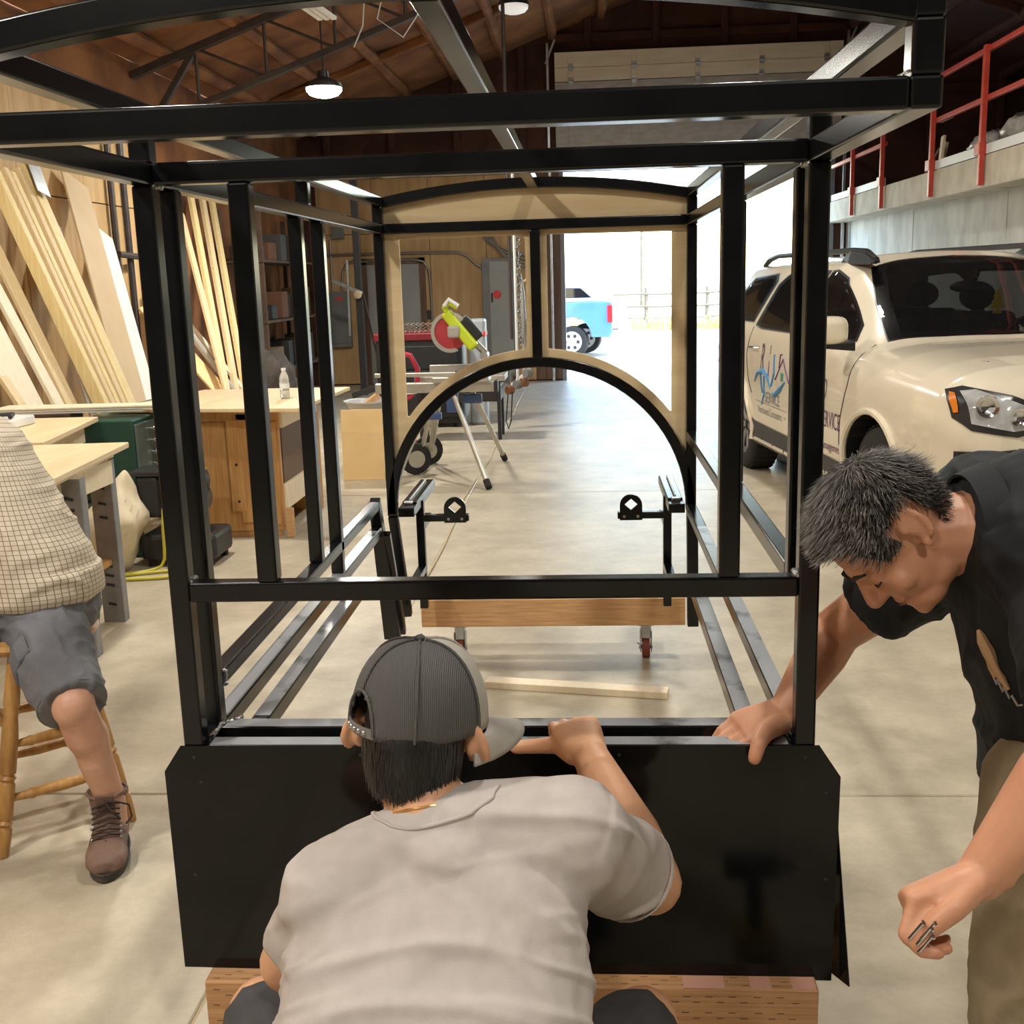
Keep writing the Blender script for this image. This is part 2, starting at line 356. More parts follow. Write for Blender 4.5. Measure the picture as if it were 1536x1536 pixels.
# long rails: two eaves, two roof rails, ridge, four floor rails
YC = -.597
for x in (0, W-T):
    tb('roof_side_rail', x, x+T, YC, YR+T, ZT, ZT+T); tb('eave_rail', x, x+T, YC+T, YR+T, ZE, ZE+T)
    for y in (YC, .0, 1.15, YR): tb('short_post', x, x+T, y, y+T, ZT+T, ZE)
    tb('short_post', x, x+T, YC, YC+T, ZE, 1.966)
tb('ridge_rail', .59, .59+T, YC+T, YR, 1.983, 1.983+T)
tb('canopy_front_rail', T, W-T, YC, YC+T, ZT, ZT+T)
for x0 in (0, .09, W-.09-T, W-T): tb('floor_rail', x0, x0+T, .142, 1.97 if x0 == 0 else (1.24 if .05 < x0 < 1.17 else YR), Z0-T, Z0)
# side rails and posts
tb('side_rail', 0, T, .113+T, 1.93, .84, .874); tb('side_post', 0, T, 1.045, 1.045+T, .874, ZT); tb('side_post', 0, T, 1.3, 1.3+T, Z0, ZT)
tb('side_rail', W-T, W, .113+T, 1.05, 1.055, 1.093); tb('side_post', W-T, W, 1.01, 1.01+T, 1.093, ZT); tb('side_rail', W-T, W, 1.05, YR, 1.02, 1.058)
# arched beams (front of canopy and rear)
def arch_z(x): return 1.984-.17*(x-W/2)**2
def bow(y0, y1, z_off=0, xa=T, xb=W-T, n=24, h=T):
    mb = MB(); rings = []
    for i in range(n+1):
        x = xa+(xb-xa)*i/n; z = arch_z(x)+z_off; sl = -2*.17*(x-W/2); nx, nz = -sl/math.hypot(1, sl), 1/math.hypot(1, sl)
        rings.append([V((x, y0, z)), V((x+nx*h, y0, z+nz*h)), V((x+nx*h, y1, z+nz*h)), V((x, y1, z))])
    return mb.loft(rings)
bow(YC, YC+T, 0, T-.004, W-T+.004).build('arched_rail', BLACK, fr, .004, 2, .9)
bow(YR, YR+T, 0, T-.004, W-T+.004).build('arched_rail', BLACK, fr, .004, 2, .9)
# rear face
for x in (0, W-T): tb('rear_post', x, x+T, YR, YR+T, .74, ZT)
tb('rear_top_rail', T, W-T, YR, YR+T, ZT, ZT+T); tb('rear_mullion', .594, .594+T, YR, YR+T, 1.352, ZT)
mb = MB(); rings = []; CZ = .747
for i in range(41):
    a = pi*i/40; rings.append([V((W/2-math.cos(a)*r, y, CZ+math.sin(a)*r)) for r, y in ((.571, YR), (.6095, YR), (.6095, YR+T), (.571, YR+T))])
mb.loft(rings).build('wheel_arch', BLACK, fr, .004, 2, .9)
# legs under the seat box and rear
MB().bar((T/2, 1.95, .874), (T/2-.006, 2.21, .27), T, .045, (0, 1, 0), .066, .045).build('slanted_leg', BLACK, fr, .004)
MB().bar((T/2+.024, 2.0, .74), (T/2+.02, 2.26, .27), T, .03, (0, 1, 0)).build('slanted_leg', BLACK, fr, .004)
MB().bar((T/2, YR+.02, .74), (T/2+.025, YR+.1, .3), T, T, (0, 1, 0)).build('rear_leg', BLACK, fr, .004)
MB().bar((W-T/2+.005, YR+.02, .74), (W-T/2+.01, YR+.02, .27), T+.006, T, (0, 1, 0)).build('rear_leg', BLACK, fr, .004)
# rear suspension brackets
for s in (0, 1):
    def mx(x): return W-x if s else x
    def mbx(n, x0, x1, *r, m=BLACK, b=.003): a, c = sorted((mx(x0), mx(x1))); return bx(n, m, fr, a, c, *r, b, 2)
    mbx('hinge_arm', .042, .106, YR+.01, 2.94, .735, .772)
    mbx('hinge_plate', .044, .104, YR+.1, 2.92, .772, .779)
    mbx('hinge_pin', .055, .09, YR+.07, YR+.1, .772, .784, m=STEEL)
    MB().cyl((mx(.072), YR+.12, .784), (mx(.072), 2.88, .784), .004, n=8).build('hinge_rod', STEEL, fr)
    mbx('hanger_post', .078, .112, 2.52, 2.556, .29, .76)
    mbx('hanger_arm', .112, .30, 2.52, 2.556, .668, .696)
    mbx('hanger_rail', .078, .112, 2.33, 2.52, .45, .48); mbx('hanger_brace', .078, .112, 2.556, 2.75, .63, .66)
    poly = [(-.046, -.05), (.046, -.05), (.046, 0)]+[(.046*math.cos(a*pi/14), .046*math.sin(a*pi/14)+.012) for a in range(0, 15)]+[(-.046, 0)]
    hole = [(0, -.008), (.027, .016), (.0, .040), (-.027, .016)]
    c = V((mx(.245), 2.515, .716))
    bmm = bmesh.new(); rows = []
    for y in (0, -.01):
        o_ = [bmm.verts.new((a, y, b)) for a, b in poly]; h_ = [bmm.verts.new((a, y, b)) for a, b in hole]; rows.append((o_, h_))
        es = [bmm.edges.new((l[i], l[(i+1) % len(l)])) for l in (o_, h_) for i in range(len(l))]
        bmesh.ops.triangle_fill(bmm, edges=es, use_beauty=True)
    for k in (0, 1):
        a, b = rows[0][k], rows[1][k]
        for i in range(len(a)): j = (i+1) % len(a); bmm.faces.new((a[i], a[j], b[j], b[i]))
    bmesh.ops.recalc_face_normals(bmm, faces=bmm.faces)
    m_ = bpy.data.meshes.new('pivot_plate'); bmm.to_mesh(m_); bmm.free(); m_.materials.append(BLACK)
    po = link(bpy.data.objects.new('pivot_plate', m_)); put(po, fr, c)
    for dx in (-.028, .028): MB().cyl((c.x+dx, 2.506, .682), (c.x+dx, 2.503, .682), .006, n=10).build('bolt', STEEL, po)
# weld beads at the corners
def weld(pts, r=.0045):
    rings = []; out = []
    for i, p in enumerate(pts): out.append(V(p)+V((noise.noise(V(p)*300), 0, noise.noise(V(p)*311)))*.002)
    MB().tube(out, [r*(1+.35*math.sin(i*1.9)) for i in range(len(out))], 6).build('weld_bead', WELD, fr, smooth=True)
def seg(a, b, n=14): a, b = V(a), V(b); return [a.lerp(b, i/n) for i in range(n+1)]
for x in (T+.002, W-T-.002):
    weld(seg((x, .004, 1.065+T+.002), (x, T, 1.065+T+.002))); weld(seg((x, .004, ZT-.002), (x, T, ZT-.002)))
    weld(seg((x, .05, Z0+.001), (x, .11, Z0+.001))); weld(seg((x, .115, Z0+.002), (x+(.03 if x < .5 else -.03), .15, Z0+.002)))
    weld(seg((x, YC+.004, ZT+T+.002), (x, YC+T, ZT+T+.002)))
weld(seg((T+.002, .155, .874), (T+.002, .157, .84)))
# plywood infill on the rear face: crescent, and window panel with two openings
def fillmesh(name, loops, y0, y1, m, parent):
    b = bmesh.new(); rows = []
    for y in (y0, y1):
        ls = [[b.verts.new((x, y, z)) for x, z in l] for l in loops]; rows.append(ls)
        es = [b.edges.new((l[i], l[(i+1) % len(l)])) for l in ls for i in range(len(l))]
        bmesh.ops.triangle_fill(b, edges=es, use_beauty=True)
    for l0, l1 in zip(*rows):
        for i in range(len(l0)): j = (i+1) % len(l0); b.faces.new((l0[i], l0[j], l1[j], l1[i]))
    bmesh.ops.recalc_face_normals(b, faces=b.faces)
    me = bpy.data.meshes.new(name); b.to_mesh(me); b.free(); me.materials.append(m)
    o = link(bpy.data.objects.new(name, me)); put(o, parent, (0, 0, 0)); return o
YP = YR+T+.001
cres = [(.005, ZT+.01)]+[(W-.005, ZT+.01)]+[(W-.005-(W-.01)*i/24, arch_z(W-.005-(W-.01)*i/24)+.02) for i in range(25)]
fillmesh('plywood_crescent', [cres], YP, YP+.012, PLY, fr)
# shallower crescent ply layer nearer to the camera, leaving the stepped edge
def rr(x0, x1, zs, r=.02):  # rounded top corners, bottom given by list of (x,z) from right to left
    return [(x0+r, 1.822), (x0+r*.3, 1.822-r*.3), (x0, 1.822-r)]
RI = .64
def arc_pts(a0, a1, r, n=14): return [(W/2-math.cos(a0+(a1-a0)*i/n)*r, CZ+math.sin(a0+(a1-a0)*i/n)*r) for i in range(n+1)]
def ang(x, r): return math.acos(max(-1, min(1, (W/2-x)/r)))
outer = [(.008, 1.85), (.008, .80)]+arc_pts(ang(.0, .611), ang(W, .611), .608, 36)+[(W-.008, .80), (W-.008, 1.85)]
lw = [(.092, 1.812), (.092, CZ+math.sqrt(RI**2-(W/2-.092)**2)+.01)]+arc_pts(ang(.10, RI), ang(.56, RI), RI, 12)+[(.572, CZ+math.sqrt(RI**2-(W/2-.572)**2)+.012), (.574, 1.80), (.562, 1.815)]
rw = [(W-x, z) for x, z in lw][::-1]
rw = [(.655 if abs(x-(W-.572)) < .02 else x, z) for x, z in rw]
fillmesh('plywood_window_panel', [outer, lw, rw], YP, YP+.018, PLY, fr)

# dusty film left on the upward faces of the bottom rails
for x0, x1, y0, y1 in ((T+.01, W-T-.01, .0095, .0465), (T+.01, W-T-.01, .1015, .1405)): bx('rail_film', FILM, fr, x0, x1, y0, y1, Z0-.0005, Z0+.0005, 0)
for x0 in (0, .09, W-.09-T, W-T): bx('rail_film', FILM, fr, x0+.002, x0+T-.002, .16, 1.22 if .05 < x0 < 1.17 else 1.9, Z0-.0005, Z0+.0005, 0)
# ------------------------------------------------------------------ outside: lot, grass, fence, pickup
GRAV = mat('pale_gravel', (.46, .41, .33), .9, col2=(.58, .53, .45), scale=3, bump=.5, bscale=30)
GRASS = mat('dry_grass', (.42, .46, .12), .9, col2=(.58, .54, .2), scale=1.2, bump=.4, bscale=12)
FIELD = mat('far_field', (.42, .42, .22), .95, col2=(.5, .46, .28), scale=.05)
lot = MB(); lot.add([(-60, YB+.15, -.02), (60, YB+.15, -.02), (60, 23, -.3), (-60, 23, -.3), (60, 42, -.34), (-60, 42, -.34)], [(0, 1, 2, 3), (3, 2, 4, 5)])
lo = struct(lot.build('ground_gravel_lot', GRAV)); lo['label'] = 'sunlit gravel lot outside the open door'
struct(MB().add([(-400, 42, -.34), (400, 42, -.34), (400, 480, .2), (-400, 480, .2)], [(0, 1, 2, 3)]).build('ground_field', FIELD))
gb = MB(); rnd = random.Random(3)
for i in range(9000):
    x = rnd.uniform(-12, 26); y = 39.5+abs(rnd.gauss(0, 2.4)); h = rnd.uniform(.15, .55); a = rnd.uniform(0, pi); dx, dy = .03*math.cos(a), .03*math.sin(a)
    gb.add([(x-dx, y-dy, -.35), (x+dx, y+dy, -.35), (x+rnd.gauss(0, .1), y+rnd.gauss(0, .1), -.35+h)], [(0, 1, 2)])
g = gb.build('grass', GRASS); g['kind'] = 'stuff'; g['label'] = 'yellow green grass growing along the lot fence'; g['category'] = 'grass'
FW = mat('weathered_fence_wood', (.16, .13, .095), .85, col2=(.22, .18, .14), scale=4)
fe = thing('rail_fence', 'weathered rail fence with wire beyond the gravel lot', 'fence', (5, 44, -.34))
fx = [-9+2.45*i for i in range(15)]
for x in fx: MB().cyl((x, 44, -.36), (x+.02, 44, 1.18), .085, .075, 8).build('post', FW, fe)
for i in range(14):
    for z in (.95, .45, .0): MB().cyl((fx[i]-.1, 43.9, z+.03*math.sin(i)), (fx[i+1]+.1, 43.9, z+.03*math.cos(i*2)), .045, n=6).build('rail', FW, fe)
for i in range(70): MB().box(-9+.5*i, -8.985+.5*i, 44.06, 44.075, -.3, 1.0).build('picket_wire', ZINC, fe)
po = MB().cyl((4.4, 70, -.3), (4.4, 70, 5.5), .14, .1, 8).build('utility_pole', FW); tag(po, 'thin pale utility pole standing in the far field', 'pole')
# pickup: local a = towards its tail (right), b = away, rotated slightly
tk = thing('pickup_truck', 'blue pickup truck parked outside seen from its tail', 'pickup truck', (.45, 26, -.3)); TA = math.radians(12)
BLUE = mat('blue_car_paint', (.08, .22, .44), .25, col2=(.10, .26, .5), scale=2, coat=.6)
CHR = mat('chrome', (.75, .76, .78), .12, 1)
GLS = mat('dark_car_glass', (.01, .012, .014), .04, spec=.8)
REDL = mat('red_lens', (.6, .02, .03), .2, coat=.5)
def tp(a, b, z): return V((.45+a*math.cos(TA)+b*math.sin(TA), 26-a*math.sin(TA)+b*math.cos(TA), z-.3))
def tbox(n, m, a0, a1, b0, b1, z0, z1, bev=.03, par=None):
    mb = MB(); mb.add([tp(a, b, z) for z in (z0, z1) for a, b in ((a0, b0), (a1, b0), (a1, b1), (a0, b1))], [(0, 3, 2, 1), (4, 5, 6, 7), (0, 1, 5, 4), (1, 2, 6, 5), (2, 3, 7, 6), (3, 0, 4, 7)])
    return mb.build(n, m, par or tk, bev, 3)
def tside(n, m, prof, b0, b1, bev=.02): return MB().prism(prof, lambda a, z: tp(a, b0, z), lambda a, z: tp(a, b1, z)).build(n, m, tk, bev, 2)
def arch(a, z, r, n=12): return [(a-r*math.cos(pi*i/n), z+r*math.sin(pi*i/n)) for i in range(n+1)]
side = [(-4.6, .5)]+arch(-3.6, .5, .5)+arch(0, .5, .5)+[(.95, .5), (1.02, .62), (1.02, 1.33), (.9, 1.36), (-1.25, 1.36), (-1.25, 1.3), (-3.3, 1.28), (-4.5, 1.2), (-4.75, .9)]
tside('body', BLUE, side, 0, 1.95)
tside('cab', BLUE, [(-3.3, 1.25), (-2.6, 1.86), (-1.55, 1.9), (-1.2, 1.3)], .1, 1.85)
tside('bed_topper', mat('white_panel', (.75, .78, .8), .3), [(-1.2, 1.36), (-1.15, 1.84), (.35, 1.80), (.85, 1.36)], .12, 1.83, .03); tside('topper_glass', GLS, [(-1.0, 1.46), (-1.0, 1.74), (.22, 1.70), (.5, 1.46)], .108, 1.842, .01)
tside('cab_glass', GLS, [(-3.1, 1.32), (-2.55, 1.78), (-1.62, 1.81), (-1.32, 1.36)], .085, 1.865, .01)
tbox('rear_bumper', CHR, .85, 1.2, .05, 1.9, .48, .72, .04); tbox('tail_light', REDL, .9, 1.035, -.02, .2, .85, 1.28, .02); tbox('tail_light', REDL, .9, 1.035, 1.75, 1.97, .85, 1.28, .02)
tbox('tailgate', mat('white_panel', (.75, .78, .8), .3), 1.02, 1.04, .22, 1.73, .72, 1.3, .01); tbox('license_plate', WHITEP, 1.2, 1.21, .8, 1.15, .5, .66, .003)
for a in (0, -3.6):
    for b in (.02, 1.65):
        wo = MB().cyl(tp(a, b, .39), tp(a, b+.27, .39), .39, n=28).build('tyre', RUBBER, tk, .03, 2)
        MB().cyl(tp(a, b-.012, .39), tp(a, b+.05, .39), .26, n=24).build('rim', STEEL, wo, .01, 2)
        for k in range(6): MB().cyl(tp(a+.16*math.cos(k*pi/3), b-.014, .39+.16*math.sin(k*pi/3)), tp(a+.16*math.cos(k*pi/3), b-.01, .39+.16*math.sin(k*pi/3)), .045, n=8).build('rim_hole', DARKP, wo)
# ------------------------------------------------------------------ the cream SUV
sv = thing('suv', 'cream SUV with door lettering parked facing the camera at right', 'car', (3.43, 4.76, 0))
STH = .12; SF = V((math.sin(STH), -math.cos(STH), 0)); SS = V((math.cos(STH), math.sin(STH), 0)); SO = V((3.43, 4.76, 0))
def sp(u, v, z): return SO+SF*u+SS*v+V((0, 0, z))
CREAMP = mat('cream_car_paint', (.80, .725, .575), .22, col2=(.82, .745, .595), scale=3, coat=.8, spec=.5)
BTRIM = mat('black_trim', (.012, .012, .013), .35)
SGLS = mat('tinted_glass', (.008, .009, .010), .03, spec=.9, alpha=.72)
_cab = [(0, .28), (.90, .28), (.965, .42), (1.0, .60), (1.0, .84), (.985, 1.05), (.95, 1.20), (.85, 1.42), (.735, 1.63), (.62, 1.71), (.36, 1.75), (0, 1.762)]
_hood = [(0, .28), (.88, .28), (.95, .42), (.985, .60), (.985, .82), (.965, .98), (.91, 1.09), (.80, 1.16), (.62, 1.195), (.42, 1.205), (.2, 1.21), (0, 1.21)]
_nose = [(0, .30), (.80, .30), (.87, .42), (.91, .58), (.915, .76), (.90, .90), (.87, 1.0), (.76, 1.075), (.58, 1.115), (.4, 1.13), (.2, 1.135), (0, 1.135)]
_tip = [(0, .34), (.60, .34), (.66, .44), (.68, .58), (.68, .74), (.67, .84), (.64, .92), (.56, .985), (.45, 1.02), (.3, 1.035), (.15, 1.04), (0, 1.04)]
_tail = [(0, .36), (.80, .36), (.88, .46), (.93, .62), (.93, .85), (.91, 1.05), (.88, 1.20), (.80, 1.40), (.70, 1.58), (.58, 1.66), (.34, 1.70), (0, 1.71)]
def mixp(a, b, t): return [(x0+(x1-x0)*t, z0+(z1-z0)*t) for (x0, z0), (x1, z1) in zip(a, b)]
def wsp(t):  # windshield blend: roof points slide down along the slope
    p = mixp(_cab, _hood, t); return p
ST = [(-4.12, mixp(_tail, [(x*.93, z) for x, z in _tail], 1)), (-4.02, _tail), (-3.6, mixp(_tail, _cab, .75)), (-3.0, _cab), (-2.0, _cab), (-1.35, _cab), (-1.05, wsp(.12)), (-.72, wsp(.5)), (-.40, wsp(.93)), (-.25, _hood), (.1, mixp(_hood, _nose, .12)), (.5, mixp(_hood, _nose, .45)), (.74, mixp(_hood, _nose, .8)), (.88, mixp(_nose, _tip, .3)), (.97, mixp(_nose, _tip, .75)), (1.0, _tip)]
def section(u):
    if u <= ST[0][0]: return ST[0][1]
    for (a, p), (b, q) in zip(ST, ST[1:]):
        if u <= b: return mixp(p, q, (u-a)/(b-a))
    return ST[-1][1]
def fine(sec, n=5):
    """Catmull-Rom refinement of a half section"""
    out = []
    for i in range(len(sec)-1):
        p0, p1, p2, p3 = sec[max(i-1, 0)], sec[i], sec[i+1], sec[min(i+2, len(sec)-1)]
        for k in range(n):
            t = k/n; out.append(tuple(.5*((2*p1[c])+(-p0[c]+p2[c])*t+(2*p0[c]-5*p1[c]+4*p2[c]-p3[c])*t*t+(-p0[c]+3*p1[c]-3*p2[c]+p3[c])*t**3) for c in (0, 1)))
    out.append(sec[-1]); return out
def side_v(u, z):
    s = fine(section(u)); s = [q for q in s[5:]]
    for (v0, z0), (v1, z1) in zip(s, s[1:]):
        if z0 <= z <= z1 and z1 > z0: return v0+(v1-v0)*(z-z0)/(z1-z0)
    return s[-1][0]
def top_z(u, v):
    s = fine(section(u)); v = abs(v)
    for (v0, z0), (v1, z1) in zip(s[::-1], s[::-1][1:]):
        if v0 <= v <= v1 and v1 > v0: return z0+(z1-z0)*(v-v0)/(v1-v0)
    return s[25][1]
SIDEG = [[(-.60, 1.215), (-.68, 1.31), (-1.12, 1.59), (-1.33, 1.645), (-1.42, 1.64), (-1.45, 1.22)], [(-1.53, 1.22), (-1.50, 1.64), (-2.35, 1.64), (-2.52, 1.55), (-2.62, 1.24), (-2.45, 1.22)], [(-2.75, 1.26), (-2.62, 1.57), (-2.72, 1.63), (-3.35, 1.60), (-3.75, 1.30), (-3.6, 1.27)]]
def inside(p, poly):
    x, y = p; c = False
    for (x0, y0), (x1, y1) in zip(poly, poly[1:]+poly[:1]):
        if (y0 > y) != (y1 > y) and x < (x1-x0)*(y-y0)/(y1-y0)+x0: c = not c
    return c
WS = [(-.405, -.73), (-.36, -.4), (-.34, 0), (-.36, .4), (-.405, .73), (-.75, .685), (-1.07, .60), (-1.13, .4), (-1.16, 0), (-1.13, -.4), (-1.07, -.60), (-.75, -.685)]
def shrink(poly, k):
    cx = sum(p[0] for p in poly)/len(poly); cy = sum(p[1] for p in poly)/len(poly); return [(cx+(x-cx)*k, cy+(y-cy)*k) for x, y in poly]
# skin
us = []; u = -4.12
while u < 1.0: us.append(u); u += .03 if u < .7 else .015
us.append(1.0)
rows = []
for u in us:
    h = fine(section(u)); full = [(-a, b) for a, b in h[::-1]]+h[1:-1]
    rows.append(full)   # from roof centre down the left side, floor, up the right side
n = len(rows[0]); mb = MB(); mb.v = [tuple(sp(u, v, z)) for u, r in zip(us, rows) for v, z in r]
hs = [shrink(p, .9) for p in SIDEG]; hw = shrink(WS, .92)
for i in range(len(us)-1):
    for j in range(n):
        k = (j+1) % n; uc = (us[i]+us[i+1])/2; vc = (rows[i][j][0]+rows[i][k][0])/2; zc = (rows[i][j][1]+rows[i][k][1])/2
        if zc > 1.15 and any(inside((uc, zc), p) for p in hs): continue
        if zc > 1.15 and abs(vc) < .75 and inside((uc, vc), hw): continue
        # wheel arches
        if abs(vc) > .55 and zc < .9 and (math.hypot(uc, zc-.37) < .455 or math.hypot(uc+3.02, zc-.37) < .455): continue
        mb.f.append((i*n+j, i*n+k, (i+1)*n+k, (i+1)*n+j))
mb.f.append(tuple(range(n))); mb.f.append(tuple((len(us)-1)*n+j for j in range(n-1, -1, -1)))
body = mb.build('body', CREAMP, sv); shade(body, .7)
def overlay(name, m, loops, fn, off, parent, step=.06):
    """polygon (with holes) cut into a grid and laid on the body surface"""
    b = bmesh.new(); es = []
    for l in loops:
        vs = [b.verts.new((x, y, 0)) for x, y in l]; es += [b.edges.new((vs[i], vs[(i+1) % len(vs)])) for i in range(len(vs))]
    bmesh.ops.triangle_fill(b, edges=es, use_beauty=True)
    xs_ = [p[0] for p in loops[0]]; ys_ = [p[1] for p in loops[0]]
    for ax, lo_, hi_ in ((0, min(xs_), max(xs_)), (1, min(ys_), max(ys_))):
        c = lo_+step
        while c < hi_:
            no = (1, 0, 0) if ax == 0 else (0, 1, 0); co = (c, 0, 0) if ax == 0 else (0, c, 0)
            bmesh.ops.bisect_plane(b, geom=b.verts[:]+b.edges[:]+b.faces[:], plane_co=co, plane_no=no); c += step
    for v in b.verts: v.co = fn(v.co.x, v.co.y, off)
    me = bpy.data.meshes.new(name); b.to_mesh(me); b.free(); me.materials.append(m)
    for p in me.polygons: p.use_smooth = True
    o = link(bpy.data.objects.new(name, me)); put(o, parent, (0, 0, 0)); return o
def sidefn(sgn):
    def f(u, z, off): return sp(u, sgn*(side_v(u, z)+off), z)
    return f
def topfn(u, v, off): return sp(u+off*.6, v, top_z(u, v)+off)
def dense(poly, d=.05):
    out = []
    for (x0, y0), (x1, y1) in zip(poly, poly[1:]+poly[:1]):
        k = max(1, int(math.hypot(x1-x0, y1-y0)/d)); out += [(x0+(x1-x0)*i/k, y0+(y1-y0)*i/k) for i in range(k)]
    return out
for sgn in (-1, 1):
    for p in SIDEG:
        overlay('window_seal', BTRIM, [dense(shrink(p, 1.05)), dense(shrink(p, .86))], sidefn(sgn), .004, sv); overlay('side_glass', SGLS, [dense(shrink(p, .985))], sidefn(sgn), .009, sv)
overlay('windshield_frit', BTRIM, [dense(shrink(WS, 1.0)), dense(shrink(WS, .86))], topfn, .004, sv); overlay('windshield', SGLS, [dense(shrink(WS, .99))], topfn, .010, sv)
# dark cabin inside
CAB = mat('dark_cabin', (.02, .018, .016), .8, col2=(.035, .03, .028), scale=6)
mb = MB(); mb.loft([[sp(u, v, z) for v, z in ((-.8, .7), (.8, .7), (.75, 1.2), (-.75, 1.2))] for u in (-.42, -.75)]); mb.build('dashboard', CAB, sv, .05, 3)
MB().loft([[sp(u, v, .68) for v in (-.85, .85)]+[sp(u, v, .74) for v in (.85, -.85)] for u in (-.4, -3.8)]).build('cabin_floor', CAB, sv)
for vv in (-.38, .38):
    for uu in (-1.55, -2.5):
        MB().add([], []).loft([[sp(uu+a, vv+.26*c, z) for a, c in ((-.08, -1), (.08, -1), (.08, 1), (-.08, 1))] for z, a in ((.75, 0), (1.0, 0), (1.33, 0))]).build('seat_back', CAB, sv, .05, 3)
        MB().ell(sp(uu-.02, vv, 1.44), (.13, .06, .10)).build('headrest', CAB, sv, smooth=True)
MB().ell(sp(-.83, -.03, 1.52), (.13, .03, .04)).build('rear_view_mirror', BTRIM, sv, smooth=True)
sw = MB(); sw.tube([sp(-.78+.05*math.sin(a), .38+.19*math.cos(a), 1.16+.17*math.sin(a)) for a in [2*pi*i/20 for i in range(21)]], .015).build('steering_wheel', CAB, sv, smooth=True)
# hanging air freshener (yellow fir outline)
tr_ = [(0, .075), (.02, .05), (.012, .05), (.03, .02), (.018, .02), (.042, -.02), (.028, -.02), (.05, -.055), (.01, -.055), (.01, -.065), (.03, -.065), (.03, -.085)]
tr_ = tr_+[(-x, z) for x, z in tr_[::-1]]
c_ = (-.80, .15, 1.43)
MB().prism(tr_, lambda a, b: sp(c_[0]+.003, c_[1]+a, c_[2]+b), lambda a, b: sp(c_[0]-.003, c_[1]+a, c_[2]+b)).build('air_freshener', mat('yellow_card', (.75, .55, .02), .5, emit=None), sv)
